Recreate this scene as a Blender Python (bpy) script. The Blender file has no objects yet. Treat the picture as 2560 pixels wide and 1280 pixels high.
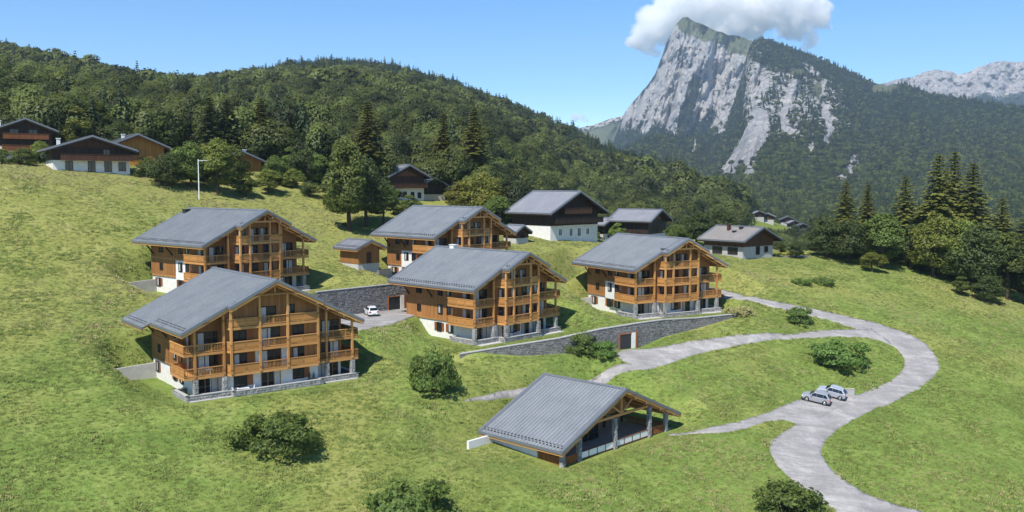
import bpy, bmesh, math, random
import numpy as np
from mathutils import Vector, Matrix, noise as mnoise
from mathutils.geometry import delaunay_2d_cdt

scene = bpy.context.scene
COL = scene.collection
R = math.radians

# ------------------------------------------------------------------ camera
FPX = 2300.0
PITCH = math.atan(180.0 / FPX)
cam_data = bpy.data.cameras.new('camera')
cam_data.sensor_width = 36.0
cam_data.lens = 36.0 * FPX / 2560.0
cam_data.clip_start = 0.5
cam_data.clip_end = 30000.0
cam = bpy.data.objects.new('camera', cam_data)
cam.location = (0, 0, 0)
cam.rotation_euler = (math.pi / 2 - PITCH, 0, 0)
COL.objects.link(cam)
scene.camera = cam

# ------------------------------------------------------------------ light
SUN_AZ = R(-27)      # measured from straight behind the camera, negative = to the left
SUN_EL = R(54)
sun_dir = Vector((math.sin(SUN_AZ) * math.cos(SUN_EL), -math.cos(SUN_AZ) * math.cos(SUN_EL), math.sin(SUN_EL)))
world = bpy.data.worlds.new('World')
scene.world = world
world.use_nodes = True
wn = world.node_tree
wn.nodes.clear()
w_out = wn.nodes.new('ShaderNodeOutputWorld')
w_bg = wn.nodes.new('ShaderNodeBackground')
w_sky = wn.nodes.new('ShaderNodeTexSky')
w_sky.sky_type = 'NISHITA'
w_sky.sun_disc = False
w_sky.sun_elevation = SUN_EL
w_sky.sun_rotation = math.pi - SUN_AZ
w_sky.altitude = 2600
w_sky.air_density = 1.0
w_sky.dust_density = 0.05
w_sky.ozone_density = 2.2
w_bg.inputs['Strength'].default_value = 0.125
w_hs = wn.nodes.new('ShaderNodeHueSaturation')
w_hs.inputs['Saturation'].default_value = 1.28
wn.links.new(w_sky.outputs[0], w_hs.inputs['Color'])
wn.links.new(w_hs.outputs[0], w_bg.inputs['Color'])
wn.links.new(w_bg.outputs[0], w_out.inputs['Surface'])

sun_data = bpy.data.lights.new('sun', 'SUN')
sun_data.energy = 4.4
sun_data.angle = R(0.5)
sun_data.color = (1.0, 0.95, 0.87)
sun = bpy.data.objects.new('sun', sun_data)
sun.rotation_euler = (-sun_dir).to_track_quat('-Z', 'Y').to_euler()
COL.objects.link(sun)

scene.view_settings.view_transform = 'Standard'
scene.view_settings.look = 'None'
scene.view_settings.exposure = 0.6
scene.view_settings.gamma = 1.0
scene.view_settings.use_curve_mapping = False
scene.cycles.use_denoising = True
scene.cycles.denoiser = 'OPENIMAGEDENOISE'
scene.cycles.max_bounces = 22
scene.cycles.diffuse_bounces = 3
scene.cycles.glossy_bounces = 3
scene.cycles.transmission_bounces = 4
scene.cycles.transparent_max_bounces = 12
scene.cycles.volume_bounces = 20
scene.cycles.volume_step_rate = 1.0
scene.cycles.volume_max_steps = 256
scene.cycles.use_adaptive_sampling = True
scene.cycles.adaptive_threshold = 0.01

rnd = random.Random(7)
nrs = np.random.RandomState(11)


# ------------------------------------------------------------------ helpers
def pix(px, py, Y):
    """world point on the plane y = Y seen at photo pixel (px, py)"""
    c, s = math.cos(PITCH), math.sin(PITCH)
    a, b = (px - 1280.0) / FPX, (640.0 - py) / FPX
    d = (a, c + b * s, -s + b * c)
    k = Y / d[1]
    return Vector((d[0] * k, Y, d[2] * k))


def tag(o, label=None, cat=None, group=None, kind=None):
    if label: o['label'] = label
    if cat: o['category'] = cat
    if group: o['group'] = group
    if kind: o['kind'] = kind
    return o


def empty(name, loc=(0, 0, 0), rz=0.0):
    o = bpy.data.objects.new(name, None)
    o.empty_display_size = 0.5
    o.location = loc
    o.rotation_euler = (0, 0, rz)
    COL.objects.link(o)
    return o


def link_mesh(name, me, mat=None, parent=None, loc=None):
    o = bpy.data.objects.new(name, me)
    if mat is not None and not me.materials:
        for m_ in (mat if isinstance(mat, (list, tuple)) else [mat]):
            me.materials.append(m_)
    COL.objects.link(o)
    if parent is not None:
        o.parent = parent
    if loc is not None:
        o.location = loc
    return o


def children(o):
    return [c for c in o.children]


def copy_tree(o, parent=None):
    c = o.copy()
    COL.objects.link(c)
    c.parent = parent
    for ch in children(o):
        copy_tree(ch, c)
    return c


class MB:
    """collects simple solids into one mesh"""
    def __init__(self):
        self.v = []; self.f = []; self.mi = []; self.cur = 0

    def quad(self, *pts):
        n = len(self.v)
        self.v += [tuple(p) for p in pts]
        self.f.append(tuple(range(n, n + len(pts)))); self.mi.append(self.cur)
        return self

    def hexa(self, p):
        """8 points: bottom ring 0-3, top ring 4-7 (counter-clockwise from above)"""
        n = len(self.v)
        self.v += [tuple(q) for q in p]
        for f in ((3, 2, 1, 0), (4, 5, 6, 7), (0, 1, 5, 4), (1, 2, 6, 5), (2, 3, 7, 6), (3, 0, 4, 7)):
            self.f.append(tuple(n + i for i in f)); self.mi.append(self.cur)
        return self

    def box(self, x0, x1, y0, y1, z0, z1):
        if x0 > x1: x0, x1 = x1, x0
        if y0 > y1: y0, y1 = y1, y0
        if z0 > z1: z0, z1 = z1, z0
        return self.hexa([(x0, y0, z0), (x1, y0, z0), (x1, y1, z0), (x0, y1, z0),
                          (x0, y0, z1), (x1, y0, z1), (x1, y1, z1), (x0, y1, z1)])

    def beam(self, a, b, w, h, up=(0, 0, 1)):
        a, b = Vector(a), Vector(b)
        d = (b - a).normalized()
        u = Vector(up)
        s = d.cross(u)
        if s.length < 1e-4: s = d.cross(Vector((0, 1, 0)))
        s.normalize()
        t = s.cross(d).normalized()
        s *= w / 2; t *= h / 2
        return self.hexa([a - s - t, a + s - t, b + s - t, b - s - t, a - s + t, a + s + t, b + s + t, b - s + t])

    def prism(self, ring0, ring1, caps=True):
        n = len(ring0); k = len(self.v)
        self.v += [tuple(p) for p in ring0] + [tuple(p) for p in ring1]
        for i in range(n):
            j = (i + 1) % n
            self.f.append((k + i, k + j, k + n + j, k + n + i)); self.mi.append(self.cur)
        if caps:
            self.f.append(tuple(k + i for i in reversed(range(n)))); self.mi.append(self.cur)
            self.f.append(tuple(k + n + i for i in range(n))); self.mi.append(self.cur)
        return self

    def tube(self, a, b, r0, r1, n=8, caps=True):
        a, b = Vector(a), Vector(b)
        d = (b - a).normalized()
        s = d.cross(Vector((0, 0, 1)))
        if s.length < 1e-3: s = Vector((1, 0, 0))
        s.normalize(); t = d.cross(s)
        ra = [a + (s * math.cos(2 * math.pi * i / n) + t * math.sin(2 * math.pi * i / n)) * r0 for i in range(n)]
        rb = [b + (s * math.cos(2 * math.pi * i / n) + t * math.sin(2 * math.pi * i / n)) * r1 for i in range(n)]
        return self.prism(ra, rb, caps)

    def loft(self, rings, caps=True):
        n = len(rings[0]); k = len(self.v)
        for r_ in rings: self.v += [tuple(p) for p in r_]
        for a in range(len(rings) - 1):
            for i in range(n):
                j = (i + 1) % n
                self.f.append((k + a * n + i, k + a * n + j, k + (a + 1) * n + j, k + (a + 1) * n + i)); self.mi.append(self.cur)
        if caps:
            self.f.append(tuple(k + i for i in reversed(range(n)))); self.mi.append(self.cur)
            self.f.append(tuple(k + (len(rings) - 1) * n + i for i in range(n))); self.mi.append(self.cur)
        return self

    def mesh(self, name, fix=True, smooth=False):
        me = bpy.data.meshes.new(name)
        me.from_pydata(self.v, [], self.f)
        if any(self.mi): me.polygons.foreach_set('material_index', self.mi)
        if fix:
            bm = bmesh.new(); bm.from_mesh(me)
            bmesh.ops.recalc_face_normals(bm, faces=bm.faces)
            bm.to_mesh(me); bm.free()
        if smooth:
            me.polygons.foreach_set('use_smooth', [True] * len(me.polygons))
        me.update()
        return me

    def build(self, name, mat, parent=None, smooth=False, loc=None):
        return link_mesh(name, self.mesh(name, True, smooth), mat, parent, loc)


def np_mesh(name, verts, faces, smooth=True):
    """fast mesh from numpy arrays; faces (n,3) or (n,4)"""
    me = bpy.data.meshes.new(name)
    verts = np.asarray(verts, dtype=np.float32); faces = np.asarray(faces, dtype=np.int32)
    k = faces.shape[1]
    me.vertices.add(len(verts)); me.vertices.foreach_set('co', verts.ravel())
    me.loops.add(faces.size); me.loops.foreach_set('vertex_index', faces.ravel())
    me.polygons.add(len(faces))
    me.polygons.foreach_set('loop_start', np.arange(0, faces.size, k, dtype=np.int32))
    me.polygons.foreach_set('use_smooth', np.full(len(faces), smooth, dtype=bool))
    me.update(calc_edges=True)
    return me


def grid_faces(nr, nc):
    i = np.arange(nr - 1)[:, None] * nc + np.arange(nc - 1)[None, :]
    return np.stack([i, i + 1, i + nc + 1, i + nc], -1).reshape(-1, 4)


def vnoise(x, y, seed=0):
    """smooth value noise on numpy arrays, range -1..1"""
    xi = np.floor(x).astype(np.int64); yi = np.floor(y).astype(np.int64)
    xf = x - xi; yf = y - yi
    u = xf * xf * xf * (xf * (xf * 6 - 15) + 10); v = yf * yf * yf * (yf * (yf * 6 - 15) + 10)
    def h(a, b):
        n = (a * 374761393 + b * 668265263 + seed * 1442695041) & 0x7fffffff
        n = ((n ^ (n >> 13)) * 1274126177) & 0x7fffffff
        return ((n ^ (n >> 16)) & 0xffff) / 32767.5 - 1.0
    return (h(xi, yi) * (1 - u) + h(xi + 1, yi) * u) * (1 - v) + (h(xi, yi + 1) * (1 - u) + h(xi + 1, yi + 1) * u) * v


def fbm(x, y, oct=4, seed=0, ridged=False):
    s = 0.0; a = 1.0; t = 0.0
    for o in range(oct):
        n = vnoise(x * 2 ** o + 17.3 * o, y * 2 ** o - 9.1 * o, seed + o)
        if ridged: n = 1 - 2 * np.abs(n)
        s = s + a * n; t += a; a *= 0.5
    return s / t


def sstep(a, b, x):
    t = np.clip((x - a) / (b - a), 0, 1)
    return t * t * (3 - 2 * t)


# ------------------------------------------------------------------ materials
MATS = {}


def new_mat(name):
    m = bpy.data.materials.new(name)
    m.use_nodes = True
    nt = m.node_tree
    nt.nodes.clear()
    out = nt.nodes.new('ShaderNodeOutputMaterial')
    MATS[name] = m
    return m, nt, out


def N(nt, typ, **kw):
    n = nt.nodes.new(typ)
    for k, v in kw.items():
        if k in ('ins',):
            for a, b in v.items(): n.inputs[a].default_value = b
        else:
            setattr(n, k, v)
    return n


def ramp(nt, stops, fac=None):
    n = nt.nodes.new('ShaderNodeValToRGB')
    e = n.color_ramp.elements
    while len(e) < len(stops): e.new(0.5)
    for i, (p, c) in enumerate(stops):
        e[i].position = p
        e[i].color = (c[0], c[1], c[2], 1) if len(c) == 3 else c
    if fac is not None: nt.links.new(fac, n.inputs[0])
    return n


def noise_tex(nt, scale, detail=4, rough=0.55, vec=None, dist=0.0):
    n = nt.nodes.new('ShaderNodeTexNoise')
    n.inputs['Scale'].default_value = scale
    n.inputs['Detail'].default_value = detail
    n.inputs['Roughness'].default_value = rough
    n.inputs['Distortion'].default_value = dist
    if vec is not None: nt.links.new(vec, n.inputs['Vector'])
    return n


def mixc(nt, fac, a, b, mode='MIX'):
    n = nt.nodes.new('ShaderNodeMix')
    n.data_type = 'RGBA'; n.blend_type = mode
    for sock, val in ((n.inputs[0], fac), (n.inputs[6], a), (n.inputs[7], b)):
        if isinstance(val, (int, float)): sock.default_value = val
        elif isinstance(val, (tuple, list)): sock.default_value = (val[0], val[1], val[2], 1)
        else: nt.links.new(val, sock)
    return n.outputs[2]


def mathn(nt, op, a, b=0.0):
    n = nt.nodes.new('ShaderNodeMath'); n.operation = op
    for i, v in ((0, a), (1, b)):
        if isinstance(v, (int, float)): n.inputs[i].default_value = v
        else: nt.links.new(v, n.inputs[i])
    return n.outputs[0]


def obj_coords(nt, scale=(1, 1, 1), rot=(0, 0, 0), world_space=False):
    if world_space:
        src = nt.nodes.new('ShaderNodeNewGeometry').outputs['Position']
    else:
        src = nt.nodes.new('ShaderNodeTexCoord').outputs['Object']
    mp = nt.nodes.new('ShaderNodeMapping')
    mp.inputs['Scale'].default_value = scale
    mp.inputs['Rotation'].default_value = rot
    nt.links.new(src, mp.inputs['Vector'])
    return mp.outputs[0]


def principled(nt, out, col, rough=0.7, spec=0.3, metal=0.0, bump=None, bump_d=0.02, bump_s=0.5):
    p = nt.nodes.new('ShaderNodeBsdfPrincipled')
    if isinstance(col, (tuple, list)): p.inputs['Base Color'].default_value = (*col[:3], 1)
    else: nt.links.new(col, p.inputs['Base Color'])
    if isinstance(rough, (int, float)): p.inputs['Roughness'].default_value = rough
    else: nt.links.new(rough, p.inputs['Roughness'])
    p.inputs['Specular IOR Level'].default_value = spec
    p.inputs['Metallic'].default_value = metal
    if bump is not None:
        b = nt.nodes.new('ShaderNodeBump')
        b.inputs['Strength'].default_value = bump_s
        b.inputs['Distance'].default_value = bump_d
        nt.links.new(bump, b.inputs['Height'])
        nt.links.new(b.outputs[0], p.inputs['Normal'])
    nt.links.new(p.outputs[0], out.inputs['Surface'])
    return p


def wood_mat(name, c0, c1, board=0.16, vertical=True, rough=0.6, dirt=0.35):
    """boards with seams, grain and per-board tone"""
    m, nt, out = new_mat(name)
    geo = N(nt, 'ShaderNodeTexCoord').outputs['Object']
    sep = N(nt, 'ShaderNodeSeparateXYZ'); nt.links.new(geo, sep.inputs[0])
    if vertical:
        s = mathn(nt, 'ADD', sep.outputs[0], sep.outputs[1])
    else:
        s = sep.outputs[2]
    q = mathn(nt, 'DIVIDE', s, board)
    fl = mathn(nt, 'FLOOR', q); fr = mathn(nt, 'FRACT', q)
    wn_ = N(nt, 'ShaderNodeTexWhiteNoise', noise_dimensions='1D'); nt.links.new(fl, wn_.inputs['W'])
    gv = obj_coords(nt, (9, 9, 0.9) if vertical else (0.9, 0.9, 14))
    g = noise_tex(nt, 1.6, 5, 0.65, gv)
    big = noise_tex(nt, 0.22, 4, 0.6, obj_coords(nt, world_space=True))
    t = mathn(nt, 'ADD', mathn(nt, 'MULTIPLY', wn_.outputs[0], 0.45), mathn(nt, 'MULTIPLY', g.outputs[0], 0.55))
    base = ramp(nt, [(0.2, c0), (0.8, c1)], t).outputs[0]
    base = mixc(nt, mathn(nt, 'MULTIPLY', ramp(nt, [(0.35, (0, 0, 0)), (0.7, (1, 1, 1))], big.outputs[0]).outputs[0], dirt), base,
                tuple(x * 0.62 for x in c0))
    oi = N(nt, 'ShaderNodeObjectInfo')
    hv_ = N(nt, 'ShaderNodeHueSaturation'); nt.links.new(base, hv_.inputs['Color'])
    nt.links.new(mathn(nt, 'ADD', mathn(nt, 'MULTIPLY', oi.outputs['Random'], 0.30), 0.88), hv_.inputs['Value'])
    base = hv_.outputs[0]
    seam = mathn(nt, 'LESS_THAN', fr, 0.1)
    col = mixc(nt, mathn(nt, 'MULTIPLY', seam, 0.55), base, tuple(x * 0.3 for x in c0))
    hgt = mathn(nt, 'SUBTRACT', mathn(nt, 'MULTIPLY', g.outputs[0], 0.3), seam)
    principled(nt, out, col, rough, 0.25, 0, hgt, 0.015, 0.6)
    return m


def plain_mat(name, col, rough=0.7, spec=0.3, var=0.18, scale=1.3, bump=0.004, metal=0.0):
    m, nt, out = new_mat(name)
    v = obj_coords(nt)
    n1 = noise_tex(nt, scale, 5, 0.6, v)
    n2 = noise_tex(nt, scale * 14, 3, 0.6, v)
    f = mathn(nt, 'ADD', mathn(nt, 'MULTIPLY', n1.outputs[0], 0.7), mathn(nt, 'MULTIPLY', n2.outputs[0], 0.3))
    c = ramp(nt, [(0.3, tuple(x * (1 - var) for x in col)), (0.7, tuple(min(1, x * (1 + var * 0.6)) for x in col))], f).outputs[0]
    principled(nt, out, c, rough, spec, metal, n2.outputs[0], bump, 0.5)
    return m


wood_mat('larch', (0.33, 0.155, 0.050), (0.48, 0.245, 0.084), 0.17)
wood_mat('larch_wall', (0.27, 0.118, 0.038), (0.43, 0.200, 0.066), 0.22, dirt=0.4)
wood_mat('larch_panel', (0.42, 0.188, 0.055), (0.58, 0.280, 0.086), 0.14, vertical=False)
wood_mat('larch_beam', (0.46, 0.215, 0.068), (0.62, 0.330, 0.118), 3.0, vertical=False)
wood_mat('dark_wood', (0.022, 0.013, 0.010), (0.055, 0.030, 0.020), 0.24, dirt=0.4)
wood_mat('brown_wood', (0.055, 0.024, 0.014), (0.12, 0.050, 0.026), 0.22, dirt=0.4)
wood_mat('red_wood', (0.13, 0.045, 0.018), (0.22, 0.085, 0.034), 0.2)
wood_mat('ochre_wood', (0.34, 0.15, 0.028), (0.48, 0.24, 0.05), 0.3)
wood_mat('shutter_wood', (0.26, 0.09, 0.028), (0.36, 0.13, 0.042), 0.12)
plain_mat('render_white', (0.74, 0.72, 0.68), 0.85, 0.15, 0.13)
plain_mat('render_grey', (0.42, 0.41, 0.40), 0.85, 0.15, 0.18)
plain_mat('concrete', (0.50, 0.485, 0.46), 0.85, 0.2, 0.2)
plain_mat('coping', (0.42, 0.41, 0.40), 0.8, 0.2, 0.16)
plain_mat('zinc_flashing', (0.20, 0.215, 0.235), 0.42, 0.5, 0.12, metal=0.35)
plain_mat('dark_metal', (0.03, 0.032, 0.036), 0.5, 0.4, 0.2)
plain_mat('interior_dark', (0.035, 0.03, 0.026), 0.9, 0.1, 0.3)
plain_mat('white_paint', (0.8, 0.8, 0.78), 0.5, 0.35, 0.06)
plain_mat('bark', (0.075, 0.055, 0.040), 0.95, 0.1, 0.4, 4, 0.03)
plain_mat('terracotta', (0.42, 0.17, 0.10), 0.8, 0.2, 0.25)
plain_mat('tan_tarp', (0.50, 0.44, 0.37), 0.8, 0.2, 0.1)


def roof_mat(name, c0, c1, rough=0.5, streak=0.5):
    m, nt, out = new_mat(name)
    v = obj_coords(nt, (0.25, 1.6, 0.25))
    n1 = noise_tex(nt, 1.5, 5, 0.6, v)
    v2 = obj_coords(nt)
    n2 = noise_tex(nt, 0.35, 4, 0.6, v2)
    n3 = noise_tex(nt, 9.0, 3, 0.6, v2)
    f = mathn(nt, 'ADD', mathn(nt, 'MULTIPLY', n1.outputs[0], streak), mathn(nt, 'MULTIPLY', n2.outputs[0], 1 - streak))
    c = ramp(nt, [(0.32, c0), (0.68, c1)], f).outputs[0]
    c = mixc(nt, 0.35, c, ramp(nt, [(0.3, tuple(x * 0.6 for x in c0)), (0.7, tuple(min(1, x * 1.25) for x in c1))], n3.outputs[0]).outputs[0])
    ro = ramp(nt, [(0.3, (rough - 0.1,) * 3), (0.7, (rough + 0.12,) * 3)], n2.outputs[0]).outputs[0]
    principled(nt, out, c, ro, 0.4, 0.0, n3.outputs[0], 0.008, 0.4)
    return m


roof_mat('roof_steel', (0.15, 0.165, 0.18), (0.255, 0.27, 0.285), 0.5)
roof_mat('roof_slate', (0.17, 0.175, 0.195), (0.26, 0.265, 0.285), 0.55)
roof_mat('roof_old', (0.17, 0.155, 0.145), (0.27, 0.245, 0.225), 0.75)
roof_mat('roof_dark', (0.045, 0.045, 0.05), (0.09, 0.09, 0.095), 0.6)


def stone_mat(name, c0, c1, scale=1.0):
    m, nt, out = new_mat(name)
    v = obj_coords(nt, world_space=True)
    vor = N(nt, 'ShaderNodeTexVoronoi'); vor.inputs['Scale'].default_value = 2.3 * scale
    nt.links.new(v, vor.inputs['Vector'])
    n2 = noise_tex(nt, 6, 4, 0.65, v)
    sep = N(nt, 'ShaderNodeSeparateColor'); nt.links.new(vor.outputs['Color'], sep.inputs[0])
    f = mathn(nt, 'ADD', mathn(nt, 'MULTIPLY', sep.outputs[0], 0.6), mathn(nt, 'MULTIPLY', n2.outputs[0], 0.4))
    c = ramp(nt, [(0.15, c0), (0.85, c1)], f).outputs[0]
    principled(nt, out, c, 0.9, 0.15, 0, n2.outputs[0], 0.03, 0.7)
    return m


stone_mat('stone_pale', (0.20, 0.197, 0.192), (0.40, 0.395, 0.385))
stone_mat('stone', (0.115, 0.113, 0.111), (0.27, 0.266, 0.26), 1.4)
plain_mat('mortar', (0.13, 0.128, 0.124), 0.95, 0.1, 0.25, 3.0, 0.01)


def glass_mat(name, tint=(0.013, 0.017, 0.022), rough=0.06):
    m, nt, out = new_mat(name)
    n = noise_tex(nt, 0.9, 2, 0.5, obj_coords(nt, world_space=True))
    c = ramp(nt, [(0.35, tuple(x * 0.6 for x in tint)), (0.7, tuple(x * 1.8 for x in tint))], n.outputs[0]).outputs[0]
    p = principled(nt, out, c, rough, 0.5, 0, n.outputs[0], 0.01, 0.15)
    return m


glass_mat('glass')
plain_mat('curtain', (0.62, 0.62, 0.60), 0.8, 0.1, 0.1, 3)


def leaf_mat(name, dark, light, trans=0.35, up=0.0, wts=(.34, .46, .30), rnd_c=None):
    """foliage: tone varies by leaf (island), by tree (object random) and by a soft noise"""
    m, nt, out = new_mat(name)
    oi = N(nt, 'ShaderNodeObjectInfo')
    geo = N(nt, 'ShaderNodeNewGeometry')
    v = obj_coords(nt, world_space=True)
    n1 = noise_tex(nt, 0.6, 3, 0.6, v)
    f = mathn(nt, 'ADD', mathn(nt, 'MULTIPLY', geo.outputs['Random Per Island'], wts[0]),
              mathn(nt, 'ADD', mathn(nt, 'MULTIPLY', n1.outputs[0], wts[1]), mathn(nt, 'MULTIPLY', oi.outputs['Random'], wts[2])))
    c = ramp(nt, [(0.22, dark), (0.88, light)], f).outputs[0]
    hs = N(nt, 'ShaderNodeHueSaturation')
    nt.links.new(c, hs.inputs['Color'])
    nt.links.new(mathn(nt, 'ADD', mathn(nt, 'MULTIPLY', oi.outputs['Random'], 0.05), 0.475), hs.inputs['Hue'])
    p = nt.nodes.new('ShaderNodeBsdfPrincipled')
    nt.links.new(hs.outputs[0], p.inputs['Base Color'])
    p.inputs['Roughness'].default_value = 0.55
    p.inputs['Specular IOR Level'].default_value = 0.25
    if rnd_c:      # leaves turn outwards from the crown's heart
        tcn = N(nt, 'ShaderNodeTexCoord')
        sb = N(nt, 'ShaderNodeVectorMath', operation='SUBTRACT'); nt.links.new(tcn.outputs['Object'], sb.inputs[0]); sb.inputs[1].default_value = (0, 0, rnd_c[0])
        nz = N(nt, 'ShaderNodeVectorMath', operation='NORMALIZE'); nt.links.new(sb.outputs[0], nz.inputs[0])
        vt = N(nt, 'ShaderNodeVectorTransform'); vt.vector_type = 'NORMAL'; vt.convert_from = 'OBJECT'; vt.convert_to = 'WORLD'
        nt.links.new(nz.outputs[0], vt.inputs[0])
        vm = N(nt, 'ShaderNodeMix'); vm.data_type = 'VECTOR'; vm.inputs[0].default_value = rnd_c[1]
        nt.links.new(geo.outputs['Normal'], vm.inputs[4]); nt.links.new(vt.outputs[0], vm.inputs[5])
        nn = N(nt, 'ShaderNodeVectorMath', operation='NORMALIZE'); nt.links.new(vm.outputs[1], nn.inputs[0])
        nt.links.new(nn.outputs[0], p.inputs['Normal'])
    elif up:
        vm = N(nt, 'ShaderNodeMix'); vm.data_type = 'VECTOR'
        vm.inputs[0].default_value = up
        nt.links.new(geo.outputs['Normal'], vm.inputs[4]); vm.inputs[5].default_value = (0.1, -0.2, 1.0)
        nn = N(nt, 'ShaderNodeVectorMath', operation='NORMALIZE'); nt.links.new(vm.outputs[1], nn.inputs[0])
        nt.links.new(nn.outputs[0], p.inputs['Normal'])
    t = nt.nodes.new('ShaderNodeBsdfTranslucent')
    tc = mixc(nt, 0.5, hs.outputs[0], (light[0] * 1.3, light[1] * 1.25, light[2] * 0.7))
    nt.links.new(tc, t.inputs['Color'])
    mx = nt.nodes.new('ShaderNodeMixShader'); mx.inputs[0].default_value = trans
    nt.links.new(p.outputs[0], mx.inputs[1]); nt.links.new(t.outputs[0], mx.inputs[2])
    nt.links.new(mx.outputs[0], out.inputs['Surface'])
    return m


leaf_mat('leaf_green', (0.034, 0.060, 0.013), (0.205, 0.250, 0.056), 0.3, 0.25, rnd_c=(4.6, .5))
leaf_mat('leaf_light', (0.064, 0.092, 0.016), (0.285, 0.320, 0.066), 0.3, 0.25, rnd_c=(4.6, .5))
leaf_mat('leaf_dark', (0.021, 0.038, 0.012), (0.135, 0.172, 0.048), 0.25, 0.2, rnd_c=(4.6, .5))
leaf_mat('leaf_yellow', (0.080, 0.088, 0.014), (0.26, 0.24, 0.045), 0.3, 0.25, rnd_c=(4.6, .5))
leaf_mat('needles', (0.038, 0.052, 0.015), (0.290, 0.305, 0.072), 0.2, 0.5, rnd_c=(6.0, .55))
leaf_mat('needles_dark', (0.019, 0.032, 0.014), (0.130, 0.160, 0.052), 0.15, 0.25, rnd_c=(6.0, .45))
leaf_mat('forest_leaf', (0.013, 0.027, 0.009), (0.128, 0.146, 0.036), 0.18, 0.2, (.16, .30, .70), (5.2, .75))
leaf_mat('forest_needle', (0.010, 0.021, 0.011), (0.050, 0.072, 0.027), 0.12, 0.2, (.3, .35, .45))
leaf_mat('shrub_leaf', (0.030, 0.066, 0.014), (0.245, 0.345, 0.084), 0.4, 0.25, rnd_c=(0.1, .55))
leaf_mat('blade', (0.118, 0.180, 0.036), (0.268, 0.330, 0.088), 0.15, 0.85)
leaf_mat('straw', (0.26, 0.25, 0.09), (0.42, 0.40, 0.18), 0.15, 0.85)
leaf_mat('petals', (0.45, 0.20, 0.02), (0.65, 0.55, 0.12), 0.3)

# ------------------------------------------------------------------ where the buildings stand
def corner(px, py, Y, drop):
    p = pix(px, py, Y)
    return (p.x, p.y, p.z - drop)


SITES = {
    'A': dict(o=corner(453, 836, 105, 8.15), a=R(38), W=23.75, L=20.4),
    'B': dict(o=corner(1185, 726, 131, 8.15), a=R(46), W=20.4, L=19.8),
    'D': dict(o=corner(1587, 682, 150, 7.75), a=R(30), W=20.4, L=18.6),
    'E': dict(o=corner(506, 615, 134, 8.15), a=R(50), W=20.6, L=20.6),
    'C': dict(o=corner(1086, 594, 155, 8.15), a=R(47), W=20.4, L=17.2),
    'F': dict(o=corner(1406, 1131, 100, 2.05), a=R(47), W=24.0, L=13.2),
}


def to_site(s, X, Y):
    ox, oy, _ = s['o']; c, n = math.cos(s['a']), math.sin(s['a'])
    dx, dy = X - ox, Y - oy
    return dx * c + dy * n, -dx * n + dy * c


def from_site(s, u, v):
    ox, oy, oz = s['o']; c, n = math.cos(s['a']), math.sin(s['a'])
    return ox + u * c - v * n, oy + u * n + v * c


# ------------------------------------------------------------------ terrain
def plane(X, Y):
    return -23.2 - 0.116 * (X + 5) + 0.2156 * (Y - 131)


CTRL = []                      # points where the hillside leaves the even slope
for px, py, Y in [(230, 436, 175), (110, 428, 178), (340, 446, 178), (0, 421, 172), (-250, 400, 165), (498, 501, 178), (560, 492, 186), (420, 478, 182),
                  (870, 579, 181), (1010, 509, 214), (930, 560, 190), (1390, 601, 192), (1300, 600, 188), (1600, 594, 226), (1850, 642, 195), (2080, 652, 200), (2300, 690, 195),
                  (2560, 752, 188), (2750, 800, 185), (1406, 1176, 100), (2040, 1008, 125), (890, 664, 161), (0, 1280, 82), (1280, 1280, 91),
                  (2560, 1280, 102), (200, 700, 137), (60, 900, 110), (2200, 780, 163), (2450, 900, 147), (1700, 640, 185), (720, 470, 200), (640, 540, 183)]:
    p = pix(px, py, Y)
    CTRL.append((p.x, p.y, p.z - plane(p.x, p.y)))
CTRL = np.array(CTRL)
_SIG = 34.0
_d2 = (CTRL[:, None, 0] - CTRL[None, :, 0]) ** 2 + (CTRL[:, None, 1] - CTRL[None, :, 1]) ** 2
_W = np.linalg.solve(np.exp(-_d2 / _SIG ** 2) + np.eye(len(CTRL)) * 0.08, CTRL[:, 2])

# retaining walls: plan line, top and foot heights (upper ground lies behind them)
def wall_pts(lst):
    return [(pix(px, pt, Y), pix(px, pb, Y)) for px, pt, pb, Y in lst]


LOWER_WALL = wall_pts([(1085, 904.5, 909, 126.3), (1150, 886, 912, 127.5), (1260, 868, 894, 129.5), (1400, 846, 884, 132.5), (1500, 824, 880, 135.5), (1600, 808, 868, 139.5),
                       (1660, 800, 842, 142.5), (1740, 796, 822, 146), (1855, 784.2, 788, 150.5)])
UPPER_WALL = wall_pts([(792, 731, 800, 139.5), (970, 712, 776, 149.0), (1024, 706, 769, 152.0)])
PAD_Z = UPPER_WALL[1][1].z


def poly_dist(X, Y, pts):
    """distance, signed side (+ = uphill/left of direction), parameter value arrays along a plan polyline"""
    best = np.full(X.shape, 1e9); side = np.zeros(X.shape); par = np.zeros(X.shape)
    for i in range(len(pts) - 1):
        ax, ay = pts[i]; bx, by = pts[i + 1]
        dx, dy = bx - ax, by - ay; L2 = dx * dx + dy * dy
        t = np.clip(((X - ax) * dx + (Y - ay) * dy) / L2, 0, 1)
        d = np.hypot(X - (ax + t * dx), Y - (ay + t * dy))
        s = dx * (Y - ay) - dy * (X - ax)
        m = d < best
        best = np.where(m, d, best); side = np.where(m, np.sign(s), side); par = np.where(m, i + t, par)
    return best, side, par


def in_poly(X, Y, poly):
    inside = np.zeros(X.shape, bool)
    n = len(poly)
    for i in range(n):
        x0, y0 = poly[i][:2]; x1, y1 = poly[(i + 1) % n][:2]
        if y0 == y1: continue
        c = ((y0 > Y) != (y1 > Y)) & (X < (x1 - x0) * (Y - y0) / (y1 - y0) + x0)
        inside ^= c
    return inside


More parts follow.
